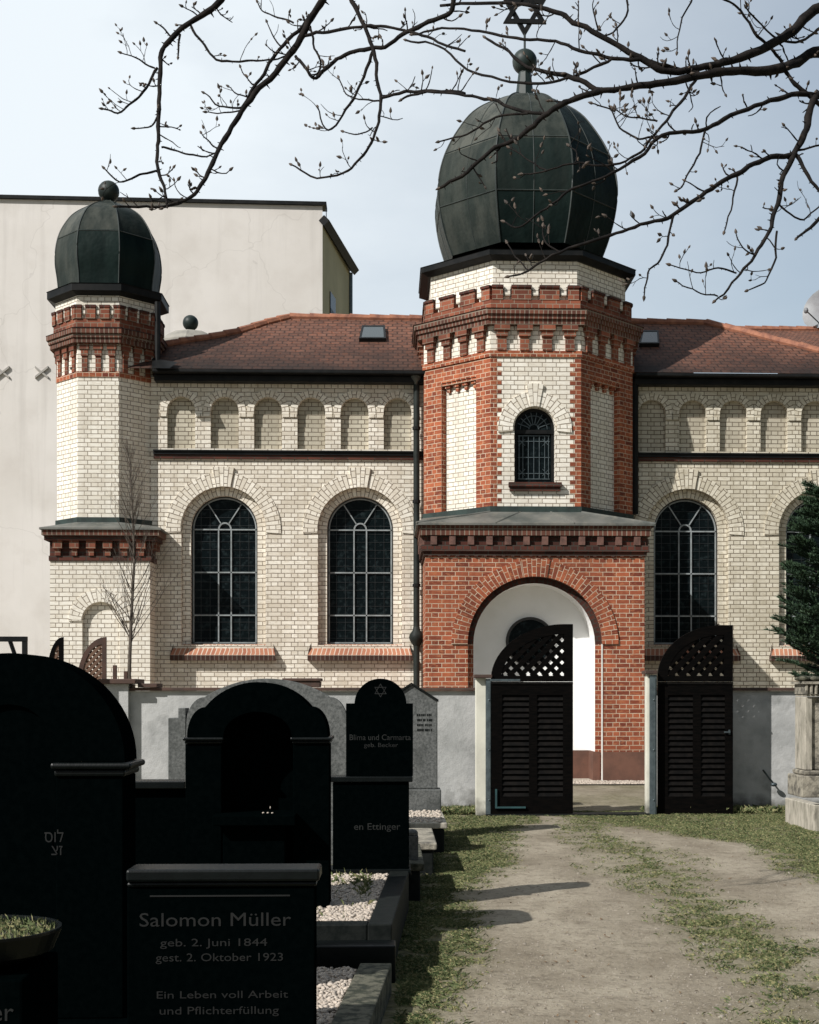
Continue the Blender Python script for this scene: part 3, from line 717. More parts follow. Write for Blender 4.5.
def corbelled_head(tw, poly, zz, nblk, ncor, cream, k=1.0, big=False):
    """zz: dict of z levels"""
    # shaft-top red line
    c = MB(); a = offset_poly(poly, .03*k); c.frust(a, a, zz['line0'], zz['line1']); c.build('string_course', 'red', tw)
    # frieze wall (cream) between line and cornice
    c = MB(); a = offset_poly(poly, .0); c.frust(a, a, zz['line1']+.001, zz['cor0']); c.build('frieze', cream, tw)
    # corbels with stepped heads
    H = zz['cor0']-zz['line1']
    for fr, ln in facets(poly, 0):
        for i in range(ncor):
            c = MB(); u = ln*(i+.5)/ncor; hw = ln/ncor*.20
            c.fbox(fr, u-hw, u+hw, zz['line1']+.001, zz['line1']+H*.55, -.01, .05*k)
            c.fbox(fr, u-hw*1.25, u+hw*1.25, zz['line1']+H*.55+.001, zz['line1']+H*.78, -.01, .085*k)
            c.fbox(fr, u-hw*1.7, u+hw*1.7, zz['line1']+H*.78+.001, zz['cor0']-.002, -.01, .115*k)
            c.build('corbel', 'red_mid', tw)
    # cornice mouldings
    c = MB(); hh = zz['cor1']-zz['cor0']
    for e, f0, f1 in (((.12,0,.30),(.155,.302,.55),(.19,.552,.85)) if big else ((.20,0,.30),(.245,.302,.55),(.30,.552,.85))):
        a = offset_poly(poly, e*k); c.frust(a, a, zz['cor0']+hh*f0, zz['cor0']+hh*f1)
    c.build('cornice', 'header', tw)
    c = MB(); c.frust(offset_poly(poly, .21 if big else .32*k), offset_poly(poly, .0 if big else .14*k), zz['cor0']+hh*.853, zz['cor1']); c.build('cornice_cap', 'black_metal' if k < .9 else 'red_dark', tw)
    # crenellated red band over a cream core
    ins = -.13 if big else .04*k
    c = MB(); a = offset_poly(poly, ins); c.frust(a, a, zz['cor1']+.001, zz['top0'])
    c.build('attic', cream, tw)
    c = MB(); hb = zz['blk1']-zz['cor1']
    a = offset_poly(poly, ins+.11 if big else .10*k); c.frust(a, a, zz['cor1']+.002, zz['cor1']+hb*.38); c.build('parapet_band', 'red_mid', tw)
    for fr, ln in facets(poly, ins):
        n = nblk
        for i in range(n+1):
            gap = ln/n*.32; w0 = max(ln*i/n - ln/n*.5 + gap/2, -.02); w1 = min(ln*i/n + ln/n*.5 - gap/2, ln+.02)
            c = MB(); c.fbox(fr, w0, w1, zz['cor1']+hb*.38+.001, zz['blk1']-.05, -.01, .12 if big else .105*k)
            mer = c.build('merlon', 'red_mid', tw)
            c = MB(); c.fbox(fr, w0-.01, w1+.01, zz['blk1']-.047, zz['blk1'], -.01, .145 if big else .125*k)
            o_ = c.build('merlon_cap', 'red_dark', tw)
    for fr, ln in facets(poly, ins):
        for i in range(nblk):
            u = ln*(i+.5)/nblk; g_ = ln/nblk*.10
            c = MB(); c.fbox(fr, u-g_, u+g_, zz['blk1']-hb*.42, zz['blk1']-.02, -.01, .085 if big else .06*k); c.build('bracket', cream, tw)
    c = MB()
    e_ = .055 if big else .28*k
    c.frust(offset_poly(poly, e_-.14), offset_poly(poly, e_-.02), zz['top0'], zz['top0']+.06)
    c.frust(offset_poly(poly, e_), offset_poly(poly, e_), zz['top0']+.061, zz['top1']-.03)
    c.frust(offset_poly(poly, e_+.015), offset_poly(poly, e_-.3), zz['top1']-.029, zz['top1']+.03)
    c.build('dome_cornice', 'black_metal', tw)

# main tower
YF, YO = YP+.45, YP+1.6
poly = octo(PX(490.5,YF), PX(581,YF), PX(424,YO), PX(632.5,YO), YF, YO, 1.98)
zt = lambda y: PZ(y, YF, 535)
zroof = zt(512)
tw = MB()
fs = facets(poly)
zbase, zl1 = zt(530), zt(357)
# front facet with window hole
fr, ln = fs[1]; d0 = PX(490.5, YF)
wx = PX(534.8, YF)-d0; wr = 20.5/(F/YF); wzs = zt(427.5); wzb = zt(483)
tw.panel(fr, [(0,zbase),(ln,zbase),(ln,zl1),(0,zl1)], [arch(wx, wzs, wr, wzb)], 0); tw.reveal(fr, arch(wx, wzs, wr, wzb), 0, -.2)
tw.face([fr(wx-wr,wzb,0), fr(wx+wr,wzb,0), fr(wx+wr,wzb,-.2), fr(wx-wr,wzb,-.2)])
# diagonal facets : recessed cream panels
reds = []
for idx in (0, 2, 3, 4):
    red = MB(); corb = MB(); reds.append((red, corb))
    fr, ln = fs[idx]
    u0, u1 = (ln*.27, ln*.79) if idx == 0 else ((ln*.18, ln*.74) if idx == 2 else (ln*.25, ln*.75))
    zt_ = zt(374)
    red.panel(fr, [(0,zbase),(ln,zbase),(ln,zl1),(0,zl1)], [[(u0,zbase+.01),(u1,zbase+.01),(u1,zt_),(u0,zt_)]], 0)
    red.reveal(fr, [(u0,zbase),(u0,zt_),(u1,zt_),(u1,zbase)], 0, -.13)
    tw.panel(fr, [(u0,zbase),(u1,zbase),(u1,zt_),(u0,zt_)], [], -.13)
    nn = 4
    for i in range(nn):
        u = u0+(u1-u0)*(i+.5)/nn; w_ = (u1-u0)/nn*.28
        corb.fbox(fr, u-w_, u+w_, zt_-.10, zt_-.002, -.13, -.05); corb.fbox(fr, u-w_*.55, u+w_*.55, zt_-.18, zt_-.102, -.13, -.08)
    corb.fbox(fr, u0, u1, zt_-.05, zt_-.001, -.128, -.02)
tower = tw.build('tower', 'cream_turret', bld, fix=False)
for red, corb in reds: red.build('tower_frame', 'red', tower, fix=False); corb.build('panel_corbel', 'red', tower)
qn = MB(); fr, ln = fs[1]; z = zbase; i = 0
while z < zl1-.02:
    wq = .115 if (i % 2) else .20
    z2 = min(z+.165*.5+.0, zl1)
    for a, b in ((0, wq), (ln-wq, ln)): qn.fbox(fr, a, b, z, z2, -.02, .006)
    z = z2; i += 1
    if i % 2 == 0: pass
qn.build('quoin', 'red', tower)
v = MB(); v.ring(fr, wx, wzs-.02, wr+.03, wr+.30, -.01, .03, -6, 186, 30); v.ring(fr, wx, wzs-.02, wr+.028, wr+.44, -.01, .05, 79, 101, 6)
v.build('arch_moulding', 'cream_turret', tower)
v = MB(); lo, li = arch(wx, wzs, wr, wzb), arch(wx, wzs, wr-.055, wzb+.06)
for i in range(len(lo)-1): v.face([fr(*lo[i],-.15), fr(*lo[i+1],-.15), fr(*li[i+1],-.15), fr(*li[i],-.15)])
v.fbox(fr, wx-wr, wx+wr, wzs-.09, wzs-.02, -.19, -.13); v.reveal(fr, li, -.15, -.19)
win = v.build('window', 'black_metal', tower, fix=False)
v = MB(); v.panel(fr, lo, [], -.19); v.build('pane', 'glass', win, fix=False)
# put window under the building instead of three levels deep
v = MB(); t = .006
for a in range(20, 180, 20): 
    c_, s_ = math.cos(R(a)), math.sin(R(a)); p0 = (wx+c_*.08, wzs+s_*.08); p1 = (wx+c_*(wr-.06), wzs+s_*(wr-.06))
    v.prism(fr, [(p0[0]-s_*t,p0[1]+c_*t),(p0[0]+s_*t,p0[1]-c_*t),(p1[0]+s_*t,p1[1]-c_*t),(p1[0]-s_*t,p1[1]+c_*t)], -.188, -.175)
v.ring(fr, wx, wzs, .08, .10, -.188, -.175, 0, 180, 10); v.ring(fr, wx, wzs, wr-.13, wr-.12, -.188, -.175, 0, 180, 16)
za, zb_ = wzb+.1, wzs-.12
v.ring
for x in (-.27,-.2,-.1,0,.1,.2,.27): v.fbox(fr, wx+x-t, wx+x+t, za, zb_, -.188, -.175)
for z in (za, za+.1, (za+zb_)/2, zb_-.1, zb_): v.fbox(fr, wx-.29, wx+.29, z-t*1.1, z+t*1.1, -.187, -.174)
for sx_ in (-1, 1):
    for sz in (za+.12, zb_-.12):
        for dd in (-1, 1):
            v.prism(fr, [(wx+sx_*.22-.06, sz-dd*.06-t),(wx+sx_*.22-.06, sz-dd*.06+t),(wx+sx_*.22+.06, sz+dd*.06+t),(wx+sx_*.22+.06, sz+dd*.06-t)], -.186, -.173)
v.build('glazing_bar', 'galv', win)
for ch in (win,):
    c0 = WL[ch.name]; ch.parent = bld; ch.location = c0 - WL[bld.name]
v = MB(); v.fbox(fr, wx-wr-.11, wx+wr+.11, wzb-.075, wzb-.0, -.05, .11); v.fbox(fr, wx-wr-.09, wx+wr+.09, wzb-.15, wzb-.078, -.03, .07); v.build('sill', 'red_dark', tower)
zz = dict(line0=zt(357), line1=zt(351), cor0=zt(326), cor1=zt(308.5), blk1=zt(285), top0=zt(259), top1=zt(248.5))
corbelled_head(tower, poly, zz, 3, 4, 'cream_turret', big=True)
# dome
ycn = sum(p[1] for p in poly)/8; zd = lambda y: PZ(y, ycn, 527)
hw_ref = (PX(632.5,YO)-PX(424,YO))/2
sc_px = lambda w: w/(F/ycn)/hw_ref
prof = [(sc_px(w), zd(y)) for w, y in ((77,266),(83,250),(88.5,230),(91.5,208),(90.5,190),(86,172),(79,156),(69.5,140),(58,124.5),(44,113),(27,104),(15,100),(9,98))]
prof = [(a*.955, b) for a, b in prof]
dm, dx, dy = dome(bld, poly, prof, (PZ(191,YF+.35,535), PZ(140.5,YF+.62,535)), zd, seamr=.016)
fn = MB(); fn.lathe((dx,dy), [(.20,zd(100)),(.18,zd(97)),(.125,zd(74)),(.12,zd(73))], 8); fn.build('finial', 'copper', dm, fix=False)
fn = MB(); fn.sphere((dx,dy,zd(62)), 12.5/(F/ycn), 20, 14); fn.lathe((dx,dy), [(.10,zd(75)),(.13,zd(73.5)),(.10,zd(72))], 12); fn.lathe((dx,dy),[(.022,zd(52)),(.022,zd(34))],8); fn.build('ball', 'copper', dm, smooth=True, fix=False)
st = MB(); fy = flat(dy); rs = 25/(F/ycn); zc = zd(11.5)
for s0 in (90, 270):
    ps = [(dx+rs*math.cos(R(s0+120*i)), zc+rs*math.sin(R(s0+120*i))) for i in range(3)]
    pi_ = [(dx+(a-dx)*.66, zc+(b-zc)*.66) for a, b in ps]
    for i in range(3):
        j = (i+1)%3; off = .012 if s0 == 90 else -.012
        st.prism(fy, [ps[i], ps[j], pi_[j], pi_[i]], -.03+off, .03+off)
st.build('star', 'black_metal', dm)

# portal roof: sloping lead sheets up to the octagon
pr = MB(); e = .17; base = [(x0-e,YP-e),(x1+e,YP-e),(x1+e,YW-.02),(x0-e,YW-.02)]
oo = offset_poly(poly, .02); zA, zB = Zt+.012, zroof
pr.box(x0-e, x1+e, YP-e, YW-.02, Zt+.012, Zt+.05); zA = Zt+.05
fl, frt, orr, oll = oo[0], oo[1], oo[2], oo[7]
B = [(b[0],b[1],zA) for b in base]
T = lambda p, z: (p[0],p[1],z)
pr.face([B[0],B[1],T(frt,zB),T(fl,zB)])
pr.face([B[0],T(fl,zB),T(oll,zB+.02),(x0-.02,YO,zB-.02)]) ; pr.face([B[0],(x0-.02,YO,zB-.02),(x0-.02,YW-.02,zB),B[3]])
pr.face([B[1],T(frt,zB),T(orr,zB+.02),(x1+.02,YO,zB-.02)]); pr.face([B[1],(x1+.02,YO,zB-.02),(x1+.02,YW-.02,zB),B[2]])
pro = pr.build('portal_roof', 'lead', bld, fix=False)
fl_ = MB(); pp = offset_poly(poly, .025); fl_.frust(pp, pp, zB-.02, zB+.10, caps=False); fl_.build('flashing', 'patina_and_light', pro)
sm = MB()
for k in (.33, .66): 
    a = Vector(B[0]).lerp(Vector(B[1]), k); b = Vector(T(fl,zB)).lerp(Vector(T(frt,zB)), k); sm.tube([a,b], .014, 5)
sm.tube([Vector(B[0]), Vector(T(fl,zB))], .02, 5); sm.tube([Vector(B[1]), Vector(T(frt,zB))], .02, 5)
sm.build('seam', 'lead', pro, fix=False)

# --------------------------------------------------------- left stair turret
YT = YW-.6; TF, TO = YT+.1, YT+.65
poly2 = octo(PX(78,TF), PX(119,TF), PX(57,TO), PX(153,TO), TF, TO, .93)
z2 = lambda y: PZ(y, TF, 99)
t2 = MB(); t2.frust(poly2, poly2, z2(534), z2(376)); tur = t2.build('turret', 'cream_turret', bld, fix=False)
corbelled_head(tur, poly2, dict(line0=z2(377), line1=z2(371.5), cor0=z2(344), cor1=z2(328), blk1=z2(306), top0=z2(296), top1=z2(284)), 3, 3, 'cream_turret', .62)
yc2 = sum(p[1] for p in poly2)/8; zd2 = lambda y: PZ(y, yc2, 107); hw2 = (PX(153,TO)-PX(57,TO))/2
sp = lambda w: w/(F/yc2)/hw2
prof2 = [(sp(w)*1.0, zd2(y)) for w, y in ((49,300),(50.5,285),(52.5,271),(52.3,257),(49.5,243),(44,231),(35,219),(22,210),(11,205),(8,203))]
prof2 = [(a*.915, b) for a, b in prof2]
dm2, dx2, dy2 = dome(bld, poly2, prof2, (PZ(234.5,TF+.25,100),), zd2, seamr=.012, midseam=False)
fn = MB(); fn.lathe((dx2,dy2), [(.16,zd2(206)),(.13,zd2(203)),(.09,zd2(201)),(.09,zd2(199))], 10); fn.build('finial', 'copper', dm2, fix=False)
fn = MB(); fn.sphere((dx2,dy2,zd2(191.5)), 10.5/(F/yc2), 20, 12); fn.build('ball', 'copper', dm2, smooth=True, fix=False)
# turret base block
a0, a1 = PX(50,YT), PX(150,YT); FT = flat(YT); z3 = lambda y: PZ(y, YT, 100)
nb = MB(); ncx = PX(101,YT); nr = 18.5/(F/YT)
nlo = arch(ncx, z3(621), nr, z3(690), 16)
nb.panel(FT, [(a0,-.1),(a1,-.1),(a1,z3(561)),(a0,z3(561))], [nlo], 0); nb.reveal(FT, nlo, 0, -.08, True); nb.panel(FT, nlo, [], -.08)
nb.face([(a1,YT,-.1),(a1,YW,-.1),(a1,YW,z3(561)),(a1,YT,z3(561))]); nb.face([(a0,YT,-.1),(a0,YW+1.4,-.1),(a0,YW+1.4,z3(561)),(a0,YT,z3(561))])
blk = nb.build('turret_base', 'cream_turret', bld, fix=False)
v = MB(); v.ring(FT, ncx, z3(621), nr+.01, nr+.25, -.01, .025, 0, 180, 20); v.build('arch_moulding', 'cream_turret', blk)
v = MB()
def blkslab(mb, e, za, zb): mb.box(a0-e*.55, a1+e, YT-e, YW+1.2, za, zb)
blkslab(v, .03, z3(561), z3(556)); blkslab(v, .14, z3(541), z3(536.5)); v.build('corbel_course', 'red_dark', blk)
v = MB(); blkslab(v, .20, z3(536.5)+.002, z3(531)); v.build('cornice', 'header', blk)
v = MB(); blkslab(v, .005, z3(556)+.001, z3(541)-.001); v.build('frieze', 'red_dark', blk)
n = 6
for i in range(n):
    u = a0+(a1-a0)*(i+.5)/n; v = MB()
    v.box(u-.085, u+.085, YT-.10, YT-.0, z3(549), z3(541)-.003); v.box(u-.05, u+.05, YT-.06, YT, z3(556)+.002, z3(549)-.003); v.build('corbel', 'red_mid', blk)
for i in range(2):
    y = YT+.15+i*.3; v = MB(); v.box(a1+.0, a1+.10, y-.08, y+.08, z3(549), z3(541)-.003); v.build('corbel', 'red_mid', blk)
v = MB(); e = .24; o2 = offset_poly(poly2, .02); za, zb_ = z3(531)+.002, z3(521.5)
v.box(a0-e*.6, a1+e, YT-e, YW+1.2, za, za+.035); za += .035
B = [(a0-e*.6,YT-e,za),(a1+e,YT-e,za),(a1+e,YW+1.2,za),(a0-e*.6,YW+1.2,za)]
v.face([B[0],B[1],T(o2[1],zb_),T(o2[0],zb_)]); v.face([B[0],T(o2[0],zb_),T(o2[7],zb_)]); v.face([B[1],T(o2[1],zb_),T(o2[2],zb_)])
v.face([B[0],T(o2[7],zb_),T(o2[6],zb_),B[3]]); v.face([B[1],T(o2[2],zb_),T(o2[3],zb_),B[2]])
tr = v.build('turret_roof', 'lead', bld, fix=False)
v = MB(); pp = offset_poly(poly2, .03); v.frust(pp, pp, zb_-.02, zb_+.09, caps=False); v.build('flashing', 'patina_and_light', tr)
v = MB(); v.tube([(PX(156,YW-.1), YW-.12, z3(531)), (PX(156,YW-.1), YW-.12, z2(285))][::-1], .05, 8); v.build('drainpipe', 'black_metal', bld, fix=False) if False else None
v = MB(); v.tube([(PX(158,YW-.15), YW-.2, PZ(372,YW,158)), (PX(158,YW-.15), YW-.2, PZ(305,YW,158))], .055, 8); v.build('drainpipe', 'black_metal', bld, fix=False)
# small rear turret with ball finial
YR = 32.0; c_ = P(190.5, 340, YR); mR = F/YR
v = MB(); zc = lambda y: PZ(y, YR, 190)
v.lathe((c_[0],YR), [(.8,ze),(.8,zc(345)),(.62,zc(339)),(.42,zc(334)),(.15,zc(332))], 8); rt = v.build('rear_turret', simple('pale_lead_cone', (.33,.31,.27), (.2,.19,.17), scale=3), bld, fix=False)
v = MB(); v.lathe((c_[0],YR), [(.22,zc(334)),(.2,zc(332)),(.12,zc(330.5))], 10); v.sphere((c_[0],YR,zc(323)), 7.8/mR, 16, 10); v.build('ball', 'copper', rt, smooth=True, fix=False)

# anchor crosses etc belong to neighbouring block
# =================================================================== NEIGHBOUR
YN2 = 42.0
nbd = thing('apartment_block', 'tall plain pale rendered block behind the chapel, flat roof edge and cross shaped wall anchors', 'building', (PX(150,YN2), YN2, 0))
def N3(px, py, Y=YN2): return P(px, py, Y)
v = MB(); x_r = PX(322.5, YN2); zA, zB = PZ(199,YN2,0), PZ(206,YN2,322)
xl_ = -16.0; zl_ = zA+(zA-zB)/(PX(0,YN2)-x_r)*(xl_-PX(0,YN2))
v.face([(xl_,YN2,-.1),(x_r,YN2,-.1),(x_r,YN2,zB),(xl_,YN2,zl_)])
v.face([(xl_,YN2,-.1),(xl_,YN2+12,-.1),(xl_,YN2+12,zl_),(xl_,YN2,zl_)])
v.build('wall', 'plaster_n', nbd, fix=False)
YS = YN2*1.114; xs = PX(350, YS); zs0, zs1 = PZ(222,YN2,322), PZ(271,YS,351)
v = MB(); v.face([(x_r,YN2+.01,-.1),(xs,YS,-.1),(xs,YS,zs1),(x_r,YN2+.01,zs0)]); v.face([(xs,YS,-.1),(xs-6,YS+1,-.1),(xs-6,YS+1,zs1),(xs,YS,zs1)])
v.build('side_wall', 'plaster_y', nbd, fix=False)
v = MB(); v.prism(flat(YN2), [(xl_,zl_),(x_r+.12,zB),(x_r+.12,zB+.10),(xl_,zl_+.10)], -.5, .10)
a, b = Vector((x_r+.05,YN2-.1,zs0+.02)), Vector((xs+.15,YS,zs1+.02)); v.tube([a,b], .16, 4)
v.face([(x_r+.1,YN2,zB+.1),(x_r+.1,YN2,zs0-.1),(x_r+.1,YN2+.6,zs0),(x_r+.1,YN2+.6,zB+.1)])
v.build('roof_edge', 'black_metal', nbd, fix=False)
v = MB(); v.tube([(xs,YS-.1,0),(xs,YS-.1,zs1-.1)], .09, 8); v.build('drainpipe', 'galv', nbd, fix=False)
fS, lS = facet((x_r,YN2+.01),(xs,YS)); 
for zc_ in (302, 318):
    v = MB(); zw = PZ(zc_, YN2*1.03, 330); v.fbox(fS, lS*.24, lS*.42, zw-.55, zw+.3, .0, .03); v.build('window', 'glass', nbd)
for px in (2, 41):
    x, z = PX(px, YN2-.1), PZ(372.5, YN2, px)
    v = MB(); r = .19; t = .035
    for s_ in (1, -1): v.prism(flat(YN2), [(x-r,z-s_*r*.8-t),(x-r,z-s_*r*.8+t),(x+r,z+s_*r*.8+t),(x+r,z+s_*r*.8-t)], .0, .06+.005*s_)
    v.build('wall_anchor', simple('grey_anchor', (.36,.34,.31)), nbd)

# =================================================================== GROUND
def turf(x, y):
    """0..1 how grassy the ground is"""
    wob = noise.noise((x*.9, y*.5, 3.1))*.35 + noise.noise((x*3, y*2.2, 7.7))*.16
    g = 0
    # centre strip between the wheel tracks
    c = 2.42 - max(0, (12-y))*.055; hw = .50 + .10*(y<9)
    if y < 17.6: g = max(g, .62 - abs(x-c)/hw*.55 + wob*1.5 if abs(x-c) < hw*1.5 else 0)
    # left verge by the graves
    le = .42 + (y-6)*.055 if y < 11 else .75 + (y-11)*.16
    g = max(g, min(1, (le - x)/.35+.35 + wob*2.0) if y < 18.0 else 0)
    # right side
    re = 3.65 - .02*max(0, y-8) if y < 14.5 else 3.6-(y-14.5)*.45
    g = max(g, min(1, (x-re)/.4 + wob*2))
    # wall foot
    if y > 17.0 and y < 18.6 and not (1.9 < x < 2.9): g = max(g, .8+wob)
    if y > 18.9: g = .35+wob*1.5
    return max(0.0, min(1.0, g))
def gh(x, y):
    h = noise.noise((x*.8, y*.8, 0))*.012 + noise.noise((x*3.5, y*3.5, 5))*.006
    return h - .012
def graded(lo, a, b, hi, step):
    l = list(np.arange(a, b, step)); k = step; p = a
    left = []
    while p > lo: k *= 1.6; p -= k; left.append(max(p, lo))
    k = step; p = l[-1]; right = []
    while p < hi: k *= 1.6; p += k; right.append(min(p, hi))
    return left[::-1] + l + right
XS, YS_ = graded(-400, -2.2, 7.0, 400, .07), graded(-40, 4.0, 25.0, 900, .07)
vs, ms_ = [], []
for y in YS_:
    for x in XS:
        near = -3 < x < 8 and 3 < y < 27
        vs.append((x, y, gh(x, y) if near else -.012)); ms_.append(turf(x, y) if near else .6)
nx = len(XS); fsx = [(j*nx+i, j*nx+i+1, (j+1)*nx+i+1, (j+1)*nx+i) for j in range(len(YS_)-1) for i in range(nx-1)]
me = bpy.data.meshes.new('ground'); me.from_pydata(vs, [], fsx); at = me.attributes.new('turf', 'FLOAT', 'POINT'); at.data.foreach_set('value', ms_)
me.polygons.foreach_set('use_smooth', [True]*len(me.polygons)); me.materials.append(M['ground'])
gr = bpy.data.objects.new('ground', me); COL.objects.link(gr); gr['kind'] = 'structure'
# courtyard gravel strip before the chapel
v = MB(); v.face([(-8,24.0,.012),(8.5,24.0,.012),(8.5,26.6,.012),(-8,26.6,.012)]); tag(v.build('path', simple('pale_gravel_strip', (.50,.44,.37), (.30,.26,.21), rough=.95, scale=40, bs=.8, bsc=60, bd=.01), fix=False), kind='structure')

# grass blades, one object
def blades(name, label, n, sampler, lmin, lmax, wd, hz, m='grass', kind='stuff', parent=None):
    V = []; Fc = []
    k = 0
    while k < n:
        s_ = sampler()
        if s_ is None: continue
        x, y, z = s_; l = random.uniform(lmin, lmax); a = random.uniform(0, 2*math.pi); tl = random.uniform(.2, 1.3)
        dx_, dy_ = math.cos(a), math.sin(a); w_ = wd*random.uniform(.6, 1.3)
        b = len(V); V += [(x-dy_*w_, y+dx_*w_, z), (x+dy_*w_, y-dx_*w_, z), (x+dx_*l*.35*tl+dy_*w_*.7, y+dy_*l*.35*tl-dx_*w_*.7, z+l*hz*.6), (x+dx_*l*tl, y+dy_*l*tl, z+l*hz*(1-.4*tl)+.003)]
        Fc += [(b, b+1, b+2), (b, b+2, b+3)]; k += 1
    me = bpy.data.meshes.new(name); me.from_pydata(V, [], Fc); me.materials.append(M[m])
    o = bpy.data.objects.new(name, me); COL.objects.link(o)
    if label: o['label'] = label; o['category'] = name.replace('_', ' ')
    o['kind'] = kind
    if parent: put(o, (0,0,0), parent)
    return o
def samp_ground():
    # denser near the lens
    y = 5.6 + (random.random()**1.5)*13.2; x = random.uniform(-.1, min(7, 431/1400*y+.6))
    g = turf(x, y)
    if random.random() > g**1.25: return None
    if noise.noise((x*4.5, y*4.5, 11)) + noise.noise((x*14, y*14, 2))*.5 < -.10+.45*(1-g) - .38*random.random(): return None
    if .05 > x and y > 5.9: return None
    return x, y, gh(x, y)-.002
blades('grass', 'thin short grass growing between the wheel tracks and along the graves', 150000, samp_ground, .016, .052, .0017, .60)

# dry litter on the path
def samp_l():
    y = 5.6 + (random.random()**1.3)*12.5; x = random.uniform(0.1, min(7, 431/1400*y+.6))
    return x, y, gh(x, y)+.001
blades('dry_litter', 'dry stalks and clippings scattered over the earth lane', 16000, samp_l, .012, .045, .0017, .10, m='litter' if 'litter' in M else 'saplingbark')
def samp_wall():
    x = random.choice((random.uniform(.4, 1.2), random.uniform(3.4, 6))); return x, random.uniform(18.3, 18.74), 0
blades('wall_weeds', 'taller weeds growing along the foot of the cemetery wall', 2600, samp_wall, .03, .12, .003, 1.1)
def samp_leaf():
    y = 5.6 + (random.random()**1.2)*12.5; x = random.uniform(0.1, min(7, 431/1400*y+.6)); return x, y, gh(x, y)+.004
blades('fallen_leaves', 'few curled dead leaves lying on the lane', 420, samp_leaf, .02, .04, .009, .25, m='leaf')
# small loose stones
def stones(name, label, n, samp, r0, r1, m='pebble', parent=None, cat='gravel'):
    bm = bmesh.new(); bmesh.ops.create_icosphere(bm, subdivisions=1, radius=1); tv = np.array([v.co[:] for v in bm.verts]); tf = np.array([[v.index for v in f.verts] for f in bm.faces]); bm.free()
    V, Fc = [], []
    for i in range(n):
        c = samp()
        if c is None: continue
        r = random.uniform(r0, r1); s_ = np.array([random.uniform(.8,1.5), random.uniform(.7,1.2), random.uniform(.5,.9)])*r
        a = random.uniform(0, 6.28); b = random.uniform(-.5, .5)
        ra = np.array([[math.cos(a),-math.sin(a),0],[math.sin(a),math.cos(a),0],[0,0,1]]); rb = np.array([[1,0,0],[0,math.cos(b),-math.sin(b)],[0,math.sin(b),math.cos(b)]])
        jit = 1+rng.normal(0, .10, (len(tv),1))
        p = (tv*jit*s_) @ rb.T @ ra.T + np.array(c); V.append(p); Fc.append(tf+len(tv)*(len(V)-1))
    V = np.vstack(V); Fc = np.vstack(Fc)
    me = bpy.data.meshes.new(name); me.from_pydata(V.tolist(), [], Fc.tolist()); me.materials.append(M[m] if isinstance(m, str) else m)
    me.polygons.foreach_set('use_smooth', [True]*len(me.polygons))
    o = bpy.data.objects.new(name, me); COL.objects.link(o); o['kind'] = 'stuff'
    if parent: put(o, (0,0,0), parent); o.location = -WL[parent.name]
    else: o['label'] = label; o['category'] = cat
    return o
def samp_s():
    y = 5.6 + (random.random()**1.4)*12.5; x = random.uniform(0.2, min(6, 431/1400*y+.4)); return x, y, gh(x, y)+.001
stones('loose_gravel', 'tiny stones scattered over the earth lane', 5000, samp_s, .002, .0065, m='lane_stone')
stones('embedded_stones', 'small dull stones half sunk into the earth lane', 260, lambda: (lambda q: (q[0], q[1], q[2]-.006))(samp_s()), .008, .018, m='lane_stone')

stones('courtyard_gravel', 'coarse pale gravel in front of the porch plinth seen through the open gateway', 1300, lambda: (random.uniform(2.0,4.9), 24.05+.85*random.random(), .015), .010, .022)
# =================================================================== CEMETERY WALL, PIERS, GATES
YC = 18.75
wxl, wxg0, wxg1 = -14.0, PX(476, YC), PX(650, YC)
def wall_seg(xa, xb, label, ztop):
    w0 = thing('cemetery_wall', label, 'wall', ((xa+xb)/2, YC, 0))
    v = MB(); 
    nx_ = max(2, int((xb-xa)/.25)); 
    v.box(xa, xb, YC, YC+.30, -.1, ztop)
    v.build('masonry', 'wallplaster', w0)
    v = MB(); v.box(xa-.02, xb+.0, YC-.05, YC+.35, ztop+.002, ztop+.045); v.build('coping', 'cap', w0, bevel=.006)
    return w0
zw = PZ(691, YC, 300)
wall_seg(PX(130,YC), wxg0, 'grey rendered wall with brown coping between the old gate pier and the tall gate', zw)
wall_seg(PX(652,YC), 9.5, 'grey rendered wall with brown coping behind the folded back gate leaf', zw)
wall_seg(-14, PX(78,YC)-1.2, 'grey rendered wall continuing beyond the old brown lattice gate', zw)
# stub on the wall behind the lobed stone
v = MB(); sx0, sx1 = PX(284,YC), PX(320,YC); v.box(sx0, sx1, YC-.04, YC+.34, zw+.05, zw+.13); v.box(sx0-.02, sx1+.02, YC-.06, YC+.36, zw+.133, zw+.17)
tag(v.build('coping_block', 'cap', bevel=.006), 'small brown capped block standing on the wall coping under the window gap', 'coping')
# left pier
pr_ = thing('gate_pier', 'grey rendered old gate pier with flat brown cap beside the lattice gate', 'pier', (PX(118,YC), YC, 0))
v = MB(); v.box(PX(106,YC), PX(130,YC)-.003, YC-.12, YC+.42, -.1, PZ(684,YC,118)); v.build('shaft', 'wallplaster', pr_)
v = MB(); v.box(PX(101,YC), PX(138,YC), YC-.2, YC+.5, PZ(684,YC,118)+.002, PZ(679,YC,118)); v.build('cap', 'cap', pr_, bevel=.008)
v = MB(); v.box(PX(139,YC), PX(158,YC), YC-.1, YC+.4, zw+.047, zw+.10); tag(v.build('coping_slab', 'cap', bevel=.006), 'short brown slab lying on the wall next to the old gate pier', 'coping')
# iron posts on pier
for px, h0 in ((115, 665), (126, 671)):
    v = MB(); x = PX(px, YC+.15); v.box(x-.025, x+.025, YC+.12, YC+.17, PZ(679,YC,118), PZ(h0,YC,118)); 
    tag(v.build('iron_stub', 'brownwood', bevel=.004), ('taller' if px == 115 else 'shorter')+' of the two rusty stubs on the old gate pier cap', 'stub', 'rusty stubs on the pier cap')

